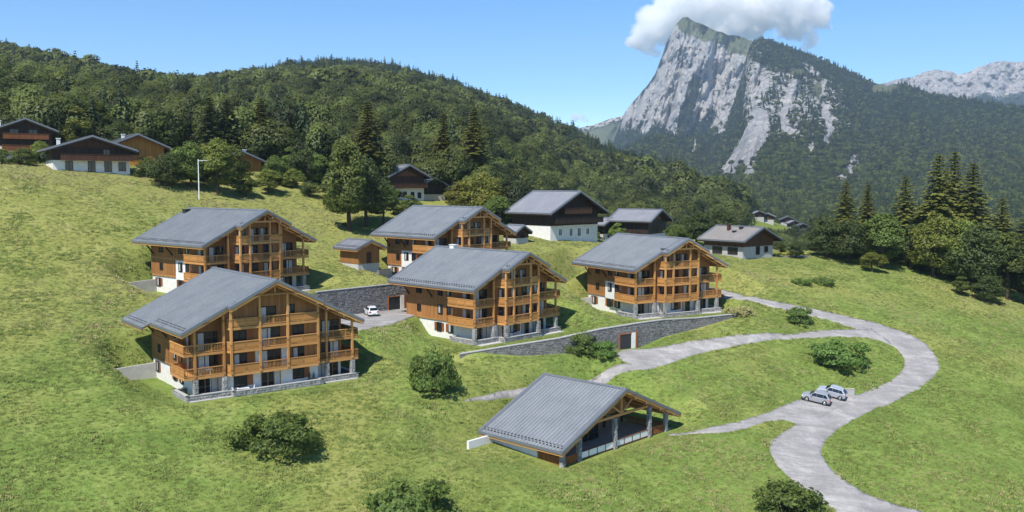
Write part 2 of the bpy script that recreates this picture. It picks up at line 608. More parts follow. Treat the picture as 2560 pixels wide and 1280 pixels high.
BACK_ROAD = [(41.5, 167.5, -20.6), (37, 178, -19.9), (27, 184.5, -19.3), (15, 181, -19.2), (8.5, 172, -19.7), (4, 165.5, -20.1), (-1, 163, -19.2), (-8, 164.5, -17.5), (-15, 167, -15.8)]
PAD_POLY = [(-33, 138.5), (UPPER_WALL[0][0].x, UPPER_WALL[0][0].y), (UPPER_WALL[1][0].x, UPPER_WALL[1][0].y), (UPPER_WALL[2][0].x, UPPER_WALL[2][0].y),
            (-14.5, 146.0), (-16.6, 138.5), (-17.6, 134.5), (-21.3, 128.8), (-25.5, 130.5), (-30.5, 135.5)]


def ground(X, Y, detail=True):
    X = np.asarray(X, float); Y = np.asarray(Y, float)
    shp = X.shape
    X = X.ravel(); Y = Y.ravel()
    h = plane(X, Y)
    for (cx, cy, _), w in zip(CTRL, _W):
        h = h + w * np.exp(-((X - cx) ** 2 + (Y - cy) ** 2) / _SIG ** 2)
    # the valley side on the right drops away behind the houses
    wv = sstep(-0.07, 0.10, X / np.maximum(Y, 50))
    yy = np.maximum(0, Y - 206 - 14 * sstep(0.1, 0.16, X / np.maximum(Y, 50)) * (1 - sstep(0.2, 0.3, X / np.maximum(Y, 50))))
    h = h - wv * sstep(0, 30, yy) * 0.55 * yy
    if detail:
        h = h + 0.35 * fbm(X / 19, Y / 19, 3, 3) + 0.10 * fbm(X / 3.1, Y / 3.1, 2, 5)
    # lower retaining wall: raised terrace behind it
    pl = [(a.x, a.y) for a, b in LOWER_WALL]
    d, s, t = poly_dist(X, Y, pl)
    tops = np.interp(t, range(len(pl)), [a.z for a, b in LOWER_WALL]) - 0.25
    foot = np.interp(t, range(len(pl)), [b.z for a, b in LOWER_WALL])
    inr = np.ones(t.shape, bool)
    hi_ = (s > 0) & (d > 0.5)
    up = np.where(hi_ & inr, 1 - sstep(0.5, 7.0, d), 0)
    dn = np.where(~hi_ & inr, 1 - sstep(0.5, 8.0, d), 0)
    h = h * (1 - up) + tops * up
    h = h * (1 - dn) + foot * dn
    # building platforms
    for k, st in SITES.items():
        u, v = to_site(st, X, Y)
        if k == 'F':
            u0, u1, v0, v1, m = -3.5, st['W'] - 1.0, 0.0, st['L'], 7.0
        else:
            u0, u1, v0, v1, m = -0.6, st['W'] - 0.6, -0.6, st['L'] - 3.2, 5.5
        dd = np.hypot(np.maximum(np.maximum(u0 - u, u - u1), 0), np.maximum(np.maximum(v0 - v, v - v1), 0))
        w = 1 - sstep(0.6, m, dd)
        h = h * (1 - w) + (st['o'][2] - 0.02 + (0.07 * np.clip(v, 0, st['L']) * (1 - sstep(2, 14, u)) if k == 'F' else 0)) * w
    # forecourt cut into the slope and the road behind the chalets
    dp, _, _ = poly_dist(X, Y, PAD_POLY + PAD_POLY[:1])
    inside = in_poly(X, Y, PAD_POLY)
    behind, sb, tb = poly_dist(X, Y, [(a.x, a.y) for a, b in UPPER_WALL])
    inside = inside | ((sb > 0) & (behind < 0.5) & (tb > 0.001) & (tb < 1.999))
    w = np.where(inside, 1.0, np.where(sb > 0, 0.0, 1 - sstep(0, 3.5, dp)))
    h = h * (1 - w) + (PAD_Z - 0.06) * w
    w = np.where((sb > 0) & ~inside & (tb > 0.001) & (tb < 1.999), 1 - sstep(0.0, 7.0, behind), 0)
    tz = np.interp(tb, [0, 1, 2], [a.z - 0.2 for a, b in UPPER_WALL])
    h = h * (1 - w) + tz * w
    d, s, t = poly_dist(X, Y, [(p[0], p[1]) for p in BACK_ROAD])
    rz = np.interp(t, range(len(BACK_ROAD)), [p[2] for p in BACK_ROAD])
    w = 1 - sstep(1.8, 6.0, d)
    h = h * (1 - w) + rz * w
    return h.reshape(shp)


def ground1(x, y):
    return float(ground(np.array([x]), np.array([y]))[0])


_RY = np.arange(74, 262, 0.5)


def hit(px, py):
    """where the line of sight through a photo pixel meets the ground"""
    c, s = math.cos(PITCH), math.sin(PITCH)
    a, b = (px - 1280.0) / FPX, (640.0 - py) / FPX
    d1 = c + b * s
    X = a / d1 * _RY; Z = (-s + b * c) / d1 * _RY
    g = ground(X, _RY)
    below = np.where(Z <= g)[0]
    if len(below) == 0: i = len(_RY) - 2
    else: i = max(1, below[0])
    e0 = Z[i - 1] - g[i - 1]; e1 = Z[i] - g[i]
    t = e0 / (e0 - e1) if e0 != e1 else 0
    t = min(max(t, 0), 1)
    Yh = _RY[i - 1] + 0.5 * t
    Xh = a / d1 * Yh
    return Vector((Xh, Yh, ground1(Xh, Yh)))


def densify(pts, step=0.7, closed=True):
    out = []
    n = len(pts)
    for i in range(n if closed else n - 1):
        a, b = Vector(pts[i][:2]), Vector(pts[(i + 1) % n][:2])
        k = max(1, int((b - a).length / step))
        for j in range(k): out.append(a.lerp(b, j / k))
    if not closed: out.append(Vector(pts[-1][:2]))
    return out


def smooth_line(pts, it=2):
    """Chaikin smoothing of an open polyline"""
    pts = [Vector(p[:2]) for p in pts]
    for _ in range(it):
        q = [pts[0]]
        for a, b in zip(pts[:-1], pts[1:]):
            q += [a.lerp(b, 0.25), a.lerp(b, 0.75)]
        q.append(pts[-1]); pts = q
    return pts


def pline(lst): return [hit(x, y).to_2d() for x, y in lst]


main_left = pline([(2110, 1300), (2036, 1235), (1981, 1203), (1950, 1171), (1927, 1140), (1922, 1117), (1936, 1094), (1968, 1072), (2010, 1052), (2060, 1028), (2120, 1000),
                   (2194, 967), (2231, 951), (2253, 931), (2262, 908), (2260, 895), (2244, 874), (2221, 856), (2181, 838), (2113, 813), (2072, 800), (1968, 775), (1900, 760), (1807, 747)])
main_right = pline([(2400, 1305), (2308, 1280), (2217, 1255), (2149, 1226), (2104, 1196), (2067, 1162), (2054, 1135), (2054, 1115), (2072, 1092), (2108, 1062), (2163, 1033), (2231, 1006),
                    (2294, 974), (2339, 940), (2348, 922), (2344, 899), (2326, 870), (2294, 845), (2240, 822), (2172, 802), (2081, 782), (1968, 759), (1877, 743), (1814, 733)])
drive_low = pline([(2240, 868), (2181, 842), (2058, 843), (1968, 847), (1877, 856), (1787, 874), (1732, 888), (1700, 900), (1651, 915), (1605, 927), (1526, 942), (1430, 962), (1277, 996), (1162, 1005)])
drive_up = pline([(2180, 822), (2126, 824), (2013, 829), (1920, 835), (1807, 842), (1729, 852), (1682, 863), (1640, 869), (1545, 872), (1542, 890), (1560, 905), (1589, 912), (1510, 925), (1435, 946), (1310, 970), (1197, 990), (1162, 1003)])
bay_up = pline([(1673, 1084), (1741, 1077), (1832, 1060), (1904, 1038), (1945, 1019), (2000, 999), (2045, 983), (2135, 990), (2194, 967)])
bay_low = pline([(1673, 1089), (1787, 1085), (1855, 1074), (1904, 1056), (1945, 1049), (1977, 1052), (1995, 1066), (2060, 1040)])


def road_poly(l, r):
    return densify(smooth_line(l, 2) + list(reversed(smooth_line(r, 2))), 0.6)


ROAD_POLYS = [('road', road_poly(main_left, main_right)), ('driveway', road_poly(drive_low, drive_up)), ('parking_bay', road_poly(bay_low, bay_up))]
_bl = []; _br = []
for i, p in enumerate(BACK_ROAD):
    a = Vector(BACK_ROAD[max(0, i - 1)][:2]); b = Vector(BACK_ROAD[min(len(BACK_ROAD) - 1, i + 1)][:2])
    n = (b - a).normalized(); n = Vector((-n.y, n.x))
    _bl.append(Vector(p[:2]) + n * 1.7); _br.append(Vector(p[:2]) - n * 1.7)
ROAD_POLYS.append(('back_road', road_poly(_bl, _br)))
ROAD_POLYS.append(('forecourt', densify([Vector(p) for p in PAD_POLY], 0.6)))


def road_mask(X, Y):
    m = np.zeros(X.shape, bool)
    for _, poly in ROAD_POLYS:
        xs = [p[0] for p in poly]; ys = [p[1] for p in poly]
        sel = (X > min(xs)) & (X < max(xs)) & (Y > min(ys)) & (Y < max(ys))
        idx = np.where(sel)
        if len(idx[0]): m[idx] |= in_poly(X[idx], Y[idx], poly)
    return m


# meadow sheet
xs = np.concatenate([np.arange(-300, -118, 4.0), np.arange(-118, 128, 0.5), np.arange(128, 330, 4.0)])
ys = np.concatenate([np.arange(-60, 74, 4.0), np.arange(74, 212, 0.5), np.arange(212, 292, 2.5)])
GX, GY = np.meshgrid(xs, ys)
GZ = ground(GX, GY)
RM = road_mask(GX, GY)
GZ = GZ - 0.10 * RM
for k, st in SITES.items():
    u, v = to_site(st, GX, GY)
    GZ = GZ - 0.15 * ((u > 2.4) & (u < st['W'] - 2.4) & (v > 2.7) & (v < st['L'] - 2.6))


def meadow_material():
    m, nt, out = new_mat('meadow')
    v = obj_coords(nt, world_space=True)
    n1 = noise_tex(nt, 0.035, 5, 0.6, v, 0.4)
    n2 = noise_tex(nt, 0.21, 5, 0.65, v, 0.6)
    n3 = noise_tex(nt, 1.5, 5, 0.7, v, 0.8)
    n4 = noise_tex(nt, 6.0, 3, 0.6, v)
    f = mathn(nt, 'ADD', mathn(nt, 'MULTIPLY', n2.outputs[0], 0.45), mathn(nt, 'MULTIPLY', n3.outputs[0], 0.55))
    g = ramp(nt, [(0.32, (0.085, 0.142, 0.030)), (0.5, (0.165, 0.232, 0.050)), (0.66, (0.262, 0.312, 0.086))], f).outputs[0]
    dry = ramp(nt, [(0.30, (0.19, 0.205, 0.045)), (0.5, (0.27, 0.265, 0.075)), (0.7, (0.36, 0.335, 0.125))], f).outputs[0]
    # the upper, left part of the hillside is drier
    sp = N(nt, 'ShaderNodeSeparateXYZ'); nt.links.new(N(nt, 'ShaderNodeNewGeometry').outputs['Position'], sp.inputs[0])
    up = mathn(nt, 'MULTIPLY', mathn(nt, 'ADD', sp.outputs[2], 26), 0.011)
    mask = ramp(nt, [(0.44, (0, 0, 0)), (0.62, (1, 1, 1))], mathn(nt, 'ADD', n1.outputs[0], up)).outputs[0]
    col = mixc(nt, mathn(nt, 'MULTIPLY', mask, 0.8), g, dry)
    hgt = mathn(nt, 'ADD', n3.outputs[0], mathn(nt, 'MULTIPLY', n4.outputs[0], 0.5))
    principled(nt, out, col, 0.9, 0.1, 0, hgt, 0.25, 0.8)
    return m


meadow_material()
me = np_mesh('meadow', np.stack([GX, GY, GZ], -1).reshape(-1, 3), grid_faces(len(ys), len(xs)))
tag(link_mesh('meadow', me, MATS['meadow']), 'sloping green alpine meadow around the chalets', kind='structure')


def asphalt_material():
    m, nt, out = new_mat('asphalt')
    v = obj_coords(nt, world_space=True)
    n1 = noise_tex(nt, 0.22, 5, 0.65, v, 0.7)
    n2 = noise_tex(nt, 2.2, 5, 0.7, v, 0.5)
    n3 = noise_tex(nt, 24, 3, 0.7, v)
    mp = obj_coords(nt, (0.25, 1.2, 1), (0, 0, R(-25)), world_space=True)
    n4 = noise_tex(nt, 0.7, 4, 0.6, mp, 0.6)
    f = mathn(nt, 'ADD', mathn(nt, 'MULTIPLY', n1.outputs[0], 0.4), mathn(nt, 'ADD', mathn(nt, 'MULTIPLY', n2.outputs[0], 0.25), mathn(nt, 'MULTIPLY', n4.outputs[0], 0.35)))
    c = ramp(nt, [(0.36, (0.19, 0.178, 0.175)), (0.5, (0.29, 0.275, 0.266)), (0.61, (0.44, 0.42, 0.40))], f).outputs[0]
    c = mixc(nt, 0.18, c, ramp(nt, [(0.35, (0.14, 0.13, 0.13)), (0.65, (0.42, 0.41, 0.40))], n3.outputs[0]).outputs[0])
    principled(nt, out, c, 0.9, 0.15, 0, n3.outputs[0], 0.01, 0.5)
    return m


asphalt_material()
for k, (nm, poly) in enumerate(ROAD_POLYS):
    poly = [Vector((p[0] + 0.17 * vnoise(np.array(p[0] * 0.9), np.array(p[1] * 0.9), 4), p[1] + 0.17 * vnoise(np.array(p[0] * 0.9), np.array(p[1] * 0.9), 9))) for p in poly]
    x0, x1 = min(p[0] for p in poly), max(p[0] for p in poly); y0, y1 = min(p[1] for p in poly), max(p[1] for p in poly)
    ax, ay = np.meshgrid(np.arange(x0, x1, 0.9), np.arange(y0, y1, 0.9))
    ins = in_poly(ax, ay, poly)
    inner = [Vector((float(a), float(b))) for a, b in zip(ax[ins], ay[ins])]
    nb = len(poly)
    vs, es, fs, _, _, _ = delaunay_2d_cdt(poly + inner, [(i, (i + 1) % nb) for i in range(nb)], [], 1, 1e-4)
    vx = np.array([q[0] for q in vs]); vy = np.array([q[1] for q in vs])
    vz = (ground(vx, vy) if nm != 'forecourt' else np.full(vx.shape, PAD_Z)) + 0.02 + 0.006 * k
    me = np_mesh(nm, np.stack([vx, vy, vz], -1), np.array([f for f in fs if len(f) == 3]))
    bm = bmesh.new(); bm.from_mesh(me)
    for f in bm.faces:
        if f.normal.z < 0: f.normal_flip()
    # a kerb skirt so that the surface has an edge
    bnd = [e for e in bm.edges if e.is_boundary]
    ex = bmesh.ops.extrude_edge_only(bm, edges=bnd)
    for q in ex['geom']:
        if isinstance(q, bmesh.types.BMVert): q.co.z -= 0.2
    bm.to_mesh(me); bm.free()
    lab = {'road': 'pale grey asphalt road curving in an S down the meadow', 'driveway': 'narrow asphalt driveway leading to the garage in the stone wall',
           'parking_bay': 'asphalt parking bay and footpath beside the two silver cars', 'back_road': 'asphalt lane passing behind the right-hand chalet',
           'forecourt': 'asphalt forecourt with a white car below the stone wall'}[nm]
    tag(link_mesh(nm, me, MATS['asphalt']), lab, kind='structure')


# ------------------------------------------------------------------ instancing
def scatter(name, pts, rots, scls, idx, protos, label, cat=None):
    """points -> instances through geometry nodes; protos live in an unlinked collection"""
    pc = bpy.data.collections.new(name + '_kinds')
    for i, p in enumerate(protos):
        o = bpy.data.objects.new('%s_kind_%02d' % (name, i), p)
        pc.objects.link(o)
    me = bpy.data.meshes.new(name)
    pts = np.asarray(pts, np.float32)
    me.vertices.add(len(pts)); me.vertices.foreach_set('co', pts.ravel())
    a = me.attributes.new('rot', 'FLOAT_VECTOR', 'POINT'); a.data.foreach_set('vector', np.asarray(rots, np.float32).ravel())
    a = me.attributes.new('scl', 'FLOAT_VECTOR', 'POINT'); a.data.foreach_set('vector', np.asarray(scls, np.float32).ravel())
    a = me.attributes.new('idx', 'INT', 'POINT'); a.data.foreach_set('value', np.asarray(idx, np.int32))
    ng = bpy.data.node_groups.new(name, 'GeometryNodeTree')
    ng.interface.new_socket('Geometry', in_out='INPUT', socket_type='NodeSocketGeometry')
    ng.interface.new_socket('Geometry', in_out='OUTPUT', socket_type='NodeSocketGeometry')
    gi = ng.nodes.new('NodeGroupInput'); go = ng.nodes.new('NodeGroupOutput')
    iop = ng.nodes.new('GeometryNodeInstanceOnPoints')
    ci = ng.nodes.new('GeometryNodeCollectionInfo')
    ci.inputs['Collection'].default_value = pc
    ci.inputs['Separate Children'].default_value = True
    ci.inputs['Reset Children'].default_value = True
    def attr(nm, dt):
        n = ng.nodes.new('GeometryNodeInputNamedAttribute'); n.data_type = dt; n.inputs[0].default_value = nm
        return [o for o in n.outputs if o.enabled][0]
    L = ng.links.new
    L(gi.outputs[0], iop.inputs['Points']); L(ci.outputs[0], iop.inputs['Instance'])
    iop.inputs['Pick Instance'].default_value = True
    L(attr('idx', 'INT'), iop.inputs['Instance Index'])
    e2r = ng.nodes.new('FunctionNodeEulerToRotation'); L(attr('rot', 'FLOAT_VECTOR'), e2r.inputs[0])
    L(e2r.outputs[0], iop.inputs['Rotation'])
    L(attr('scl', 'FLOAT_VECTOR'), iop.inputs['Scale'])
    L(iop.outputs[0], go.inputs[0])
    o = link_mesh(name, me)
    md = o.modifiers.new('scatter', 'NODES'); md.node_group = ng
    tag(o, label, cat, kind='stuff')
    return o


# ------------------------------------------------------------------ grass
def tuft(seed, nblade, hgt, spread, mat):
    r_ = random.Random(seed); v = []; f = []
    for i in range(nblade):
        a = r_.uniform(0, 2 * math.pi); d = spread * math.sqrt(r_.random())
        bx, by = d * math.cos(a), d * math.sin(a)
        la = r_.uniform(0, 2 * math.pi); h = hgt * r_.uniform(0.5, 1.15); lean = h * r_.uniform(0.15, 0.85)
        w = r_.uniform(0.025, 0.055)
        sx, sy = -math.sin(la) * w, math.cos(la) * w
        n = len(v)
        v += [(bx - sx, by - sy, -0.05), (bx + sx, by + sy, -0.05),
              (bx + sx + lean * .4 * math.cos(la), by + sy + lean * .4 * math.sin(la), h * .65),
              (bx - sx + lean * .4 * math.cos(la), by - sy + lean * .4 * math.sin(la), h * .65),
              (bx + lean * math.cos(la), by + lean * math.sin(la), h)]
        f += [(n, n + 1, n + 2), (n, n + 2, n + 3), (n + 3, n + 2, n + 4)]
    me = np_mesh('tuft', np.array(v), np.array(f), False)
    me.materials.append(MATS[mat])
    return me


tufts = [tuft(1, 24, .12, .42, 'blade'), tuft(2, 22, .09, .50, 'blade'), tuft(3, 22, .17, .45, 'blade'), tuft(4, 20, .20, .38, 'straw'), tuft(5, 18, .14, .50, 'straw')]
NG = 230000
gy = np.sqrt(nrs.uniform(76 ** 2 * 0.9, 215 ** 2, NG))
keep = nrs.uniform(0, 1, NG) < np.clip(1.1 - (gy - 80) / 150, 0.22, 0.75)
gx = nrs.uniform(-0.60, 0.60, NG) * gy
gx, gy = gx[keep], gy[keep]
gz = ground(gx, gy)
rm = road_mask(gx, gy)
for k, st in SITES.items():
    u, v = to_site(st, gx, gy)
    if k == 'F': rm |= (u > 0.1) & (u < st['W'] - 0.4) & (v > 0.1) & (v < st['L'] - 1)
    else: rm |= (u > -0.2) & (u < st['W']) & (v > -1.4) & (v < st['L'] - 2.0)
for wl in (LOWER_WALL, UPPER_WALL):
    d, s, t = poly_dist(gx, gy, [(a.x, a.y) for a, b in wl]); rm |= d < 0.8
ok = ~rm
gx, gy, gz = gx[ok], gy[ok], gz[ok]
ng_ = len(gx)
dryness = 0.5 * fbm(gx / 26, gy / 26, 3, 21) + 0.25 * fbm(gx / 6, gy / 6, 2, 22) + (gz + 26) * 0.012
_hb, _, _ = poly_dist(gx, gy, [tuple(hit(*q).to_2d()) for q in ((1830, 700), (2100, 738), (2300, 800), (2440, 862), (2575, 905))])
hay = (1 - sstep(1.5, 7.0, _hb)) * (0.5 + 0.5 * fbm(gx / 5, gy / 5, 2, 77))
dry = nrs.uniform(0, 1, ng_) < np.clip(0.10 + dryness * 1.15 + 0.8 * hay, 0.01, 0.8)
gi_ = np.where(dry, nrs.randint(3, 5, ng_), nrs.randint(0, 3, ng_))
clump = 0.75 + 0.45 * fbm(gx / 3.5, gy / 3.5, 2, 31)
s_ = clump * nrs.uniform(0.7, 1.25, ng_)
scatter('grass', np.stack([gx, gy, gz], -1), np.stack([nrs.normal(0, .08, ng_), nrs.normal(0, .08, ng_), nrs.uniform(0, 6.28, ng_)], -1),
        np.stack([s_, s_, s_ * nrs.uniform(.7, 1.2, ng_)], -1), gi_, tufts, 'tufted meadow grass, green with straw coloured patches')

# ------------------------------------------------------------------ hills, mountain, forest
def np_attr(me, name, arr):
    a = me.attributes.new(name, 'FLOAT', 'POINT'); a.data.foreach_set('value', np.asarray(arr, np.float32).ravel())


def pix_np(px, py, Y):
    c, s = math.cos(PITCH), math.sin(PITCH)
    a = (px - 1280.0) / FPX; b = (640.0 - py) / FPX
    k = Y / (c + b * s)
    return np.stack([a * k, Y + 0 * a, (-s + b * c) * k], -1)


def crown_cards(r_, nclump, ncard, rx, rz, zc, size, squash=1.0):
    """leaf-clump quads spread through lumpy crown volume"""
    v = []; f = []
    cl = []
    for i in range(nclump):
        a = r_.uniform(0, 6.283); t = r_.uniform(-0.75, 1.0); q = math.sqrt(max(0.05, 1 - t * t * 0.8)) * r_.uniform(0.45, 0.8)
        cl.append((rx * q * math.cos(a), rx * q * math.sin(a), zc + rz * t * 0.72, r_.uniform(0.34, 0.52) * rx))
    for i in range(ncard):
        cx, cy, cz, cr = cl[i % nclump]
        d = Vector((r_.gauss(0, 1), r_.gauss(0, 1), r_.gauss(0, 1) + 0.25)).normalized()
        p = Vector((cx, cy, cz)) + d * cr * (r_.uniform(0.65, 1.0)) * Vector((1, 1, 0.8 * squash)).length / 1.6
        nrm = (d + Vector((r_.gauss(0, .45), r_.gauss(0, .45), r_.gauss(0, .45) + 0.35))).normalized()
        t1 = nrm.orthogonal().normalized(); t2 = nrm.cross(t1)
        ang = r_.uniform(0, 6.28); t1, t2 = t1 * math.cos(ang) + t2 * math.sin(ang), t2 * math.cos(ang) - t1 * math.sin(ang)
        s = size * r_.uniform(0.6, 1.3)
        n = len(v)
        v += [p - t1 * s, p + t2 * s * .55, p + t1 * s, p - t2 * s * .55]
        f.append((n, n + 1, n + 2, n + 3))
    return v, f


def forest_broad(seed, mat, n=700, size=.74):
    r_ = random.Random(seed)
    v, f = crown_cards(r_, 13, n, 5.2, 4.0, 6.4, size)
    me = np_mesh('forest_tree', np.array([tuple(p) for p in v]), np.array(f), False)
    me.materials.append(MATS[mat])
    return me


def forest_conifer(seed, mat, H=16.0, R0=2.9):
    r_ = random.Random(seed); v = []; f = []
    for lev in range(17):
        t = lev / 17; z = 1.5 + (H - 1.5) * t; rad = R0 * (1 - t) ** 0.85 + 0.25
        k = max(4, int(11 * (1 - t) + 4))
        for i in range(k):
            a = 6.283 * i / k + lev * 0.7 + r_.uniform(-.25, .25); rr = rad * r_.uniform(0.75, 1.15)
            for q in range(2):
                c = Vector((math.cos(a), math.sin(a), 0)); s = Vector((-math.sin(a), math.cos(a), 0))
                p0 = c * rr * (0.1 + 0.45 * q) + Vector((0, 0, z - 0.16 * rr * q)); p1 = c * rr * (0.55 + 0.45 * q) + Vector((0, 0, z - rr * (0.22 + 0.3 * q) - .1))
                w = (0.36 + 0.13 * rr) * r_.uniform(.8, 1.2); tl = Vector((0, 0, r_.uniform(-.35, .35)))
                n = len(v)
                v += [p0 - s * w * .6 - tl * .4, p0 + s * w * .6 + tl * .4, p1 + s * w * .5 + tl, p1 - s * w * .5 - tl]
                f.append((n, n + 1, n + 2, n + 3))
    me = np_mesh('forest_spruce', np.array([tuple(p) for p in v]), np.array(f), False)
    me.materials.append(MATS[mat])
    return me


FOREST = [forest_broad(i + 50, 'forest_leaf') for i in range(5)] + [forest_conifer(i + 70, 'forest_needle') for i in range(4)] + [forest_broad(i + 90, 'forest_leaf', 2600, .36) for i in range(4)]

# forested hill: foot and ridge lines along columns of sight, real depths
_pxr = np.array([-900, -400, -100, 0, 60, 130, 200, 330, 400, 480, 560, 680, 760, 860, 960, 1030, 1100, 1200, 1300, 1400, 1500, 1600, 1700, 1800, 1900, 2000, 2150, 2300])
_pyr = np.array([80, 112, 130, 138, 144, 158, 176, 204, 212, 212, 204, 188, 172, 168, 174, 190, 210, 247, 286, 332, 383, 424, 450, 478, 528, 566, 590, 606]) + 13
_Dr = np.interp(_pxr, [-900, 0, 500, 900, 1200, 1500, 1800, 2000, 2300], [700, 900, 1100, 1250, 1150, 950, 760, 620, 560])
HC = np.linspace(-900, 2300, 420); HT = np.linspace(0, 1.25, 120)
hp, ht = np.meshgrid(HC, HT)


def hill_pos(px, t):
    D0 = 262.0
    Dr = np.interp(px, _pxr, _Dr); pr = np.interp(px, _pxr, _pyr)
    g0 = np.interp(px, HC, _foot)
    top = pix_np(px, pr, Dr)
    tt = np.minimum(t, 1.0)
    Y = D0 + (Dr - D0) * t
    z = g0 + (top[..., 2] - g0) * (0.82 * tt + 0.18 * tt ** 2)
    X = (px - 1280.0) / FPX * Y * 1.0
    bump = 9 * fbm(X / 120, Y / 120, 3, 41) + 4 * fbm(X / 40, Y / 40, 2, 44)
    z = z + bump * np.sin(np.pi * np.minimum(t, 1)) ** 0.8
    z = z - np.maximum(0, t - 1) * 420
    return np.stack([X, Y, z], -1)


_foot = ground((HC - 1280) / FPX * 262.0, np.full(HC.shape, 262.0)) - 0.6


def soil_material():
    m, nt, out = new_mat('forest_floor')
    v = obj_coords(nt, world_space=True)
    n1 = noise_tex(nt, 0.05, 5, 0.65, v)
    c = ramp(nt, [(0.3, (0.022, 0.032, 0.010)), (0.7, (0.060, 0.080, 0.022))], n1.outputs[0]).outputs[0]
    a = N(nt, 'ShaderNodeAttribute'); a.attribute_name = 'clear'
    c = mixc(nt, a.outputs['Fac'], c, (0.16, 0.20, 0.04))
    principled(nt, out, c, 0.95, 0.05, 0, n1.outputs[0], 2.0, 0.6)


soil_material()
CLEAR = [(1785, 482, 85, 12), (1700, 556, 60, 16), (200, 182, 60, 5), (290, 198, 50, 4), (1950, 556, 100, 20)]


def to_px(P):
    c, s = math.cos(PITCH), math.sin(PITCH)
    d = P[..., 1] * c - P[..., 2] * s; u = P[..., 1] * s + P[..., 2] * c
    return 1280 + FPX * P[..., 0] / d, 640 - FPX * u / d


def clear_mask(P):
    x, y = to_px(P)
    m = np.zeros(x.shape)
    for cx, cy, rx, ry in CLEAR:
        m = np.maximum(m, 1 - sstep(0.7, 1.1, np.hypot((x - cx) / rx, (y - cy) / ry)))
    return m


hv = hill_pos(hp, ht)
me = np_mesh('hill', hv.reshape(-1, 3), grid_faces(len(HT), len(HC)))
np_attr(me, 'clear', clear_mask(hv))
tag(link_mesh('hill', me, MATS['forest_floor']), 'long wooded hill rising behind the old chalets', kind='structure')

NF = 19000
fp = nrs.uniform(-560, 2240, NF * 3)
ft = nrs.uniform(0.0, 1.0, NF * 3)
Dr = np.interp(fp, _pxr, _Dr)
Yt = 262 + (Dr - 262) * ft
pk = nrs.uniform(0, 1, NF * 3) < (Yt * (Dr - 262)) / (1250 * 1000.0)
fp, ft = fp[pk][:NF], ft[pk][:NF]
fpos = hill_pos(fp, ft)
cm = clear_mask(fpos) < 0.4
fp, ft, fpos = fp[cm], ft[cm], fpos[cm]
n_ = len(fp)
conp = 0.06 + 0.72 * sstep(0.5, 0.85, ft) * sstep(520, 800, fp) + 0.28 * fbm(fpos[:, 0] / 90, fpos[:, 1] / 90, 2, 61)
con = nrs.uniform(0, 1, n_) < conp
fi = np.where(con, nrs.randint(5, 9, n_), nrs.randint(0, 5, n_))
nw = 1500
wy = nrs.uniform(204, 264, nw); wx = nrs.uniform(-0.66, 0.16, nw) * wy
edge = np.interp(wx / wy, [-.66, -.5, -.42, -.36, -.30, -.22, -.16, -.10, 0.0, .05, .16], [214, 216, 216, 226, 222, 214, 212, 232, 216, 216, 238])
wk = (wy > edge + 6 * fbm(wx / 15, wy / 15, 2, 67)) & (nrs.uniform(0, 1, nw) < .8)
wpos = np.stack([wx, wy, ground(wx, wy)], -1)[wk]
wcon = nrs.uniform(0, 1, len(wpos)) < .2
fpos = np.concatenate([fpos, wpos]); fi = np.concatenate([fi, np.where(wcon, nrs.randint(5, 9, len(wpos)), nrs.randint(0, 5, len(wpos)))]); con = np.concatenate([con, wcon]); n_ = len(fpos)
fs = np.where(con, nrs.uniform(.55, 1.15, n_), nrs.uniform(.62, 1.35, n_)) * (0.8 + 0.35 * sstep(230, 700, fpos[:, 1])) * (1 + 0.3 * fbm(fpos[:, 0] / 35, fpos[:, 1] / 35, 2, 69))
fi = np.where((fi < 5) & (fpos[:, 1] < 520), nrs.randint(9, 13, n_), fi)
_fx, _fy = to_px(fpos)
_low = (_fx > 1840) & (_fx < 2045) & (_fy > 536) & (_fy < 640) & (fpos[:, 1] > 225)
fs = np.where(_low, fs * .25, fs)
scatter('forest', fpos, np.stack([nrs.normal(0, .04, n_), nrs.normal(0, .04, n_), nrs.uniform(0, 6.28, n_)], -1), np.stack([fs * nrs.uniform(.85, 1.2, n_), fs, fs * nrs.uniform(.8, 1.2, n_)], -1), fi, FOREST,
        'dense mixed forest of rounded broadleaf crowns and dark conifers on the hill', 'forest')

# valley floor out to the horizon
vb = MB(); vb.quad((-9000, 250, -52), (9000, 250, -52), (9000, 9500, -52), (-9000, 9500, -52))
vo = vb.build('valley', MATS['forest_floor']); tag(vo, 'wooded valley floor beyond the meadow', kind='structure')


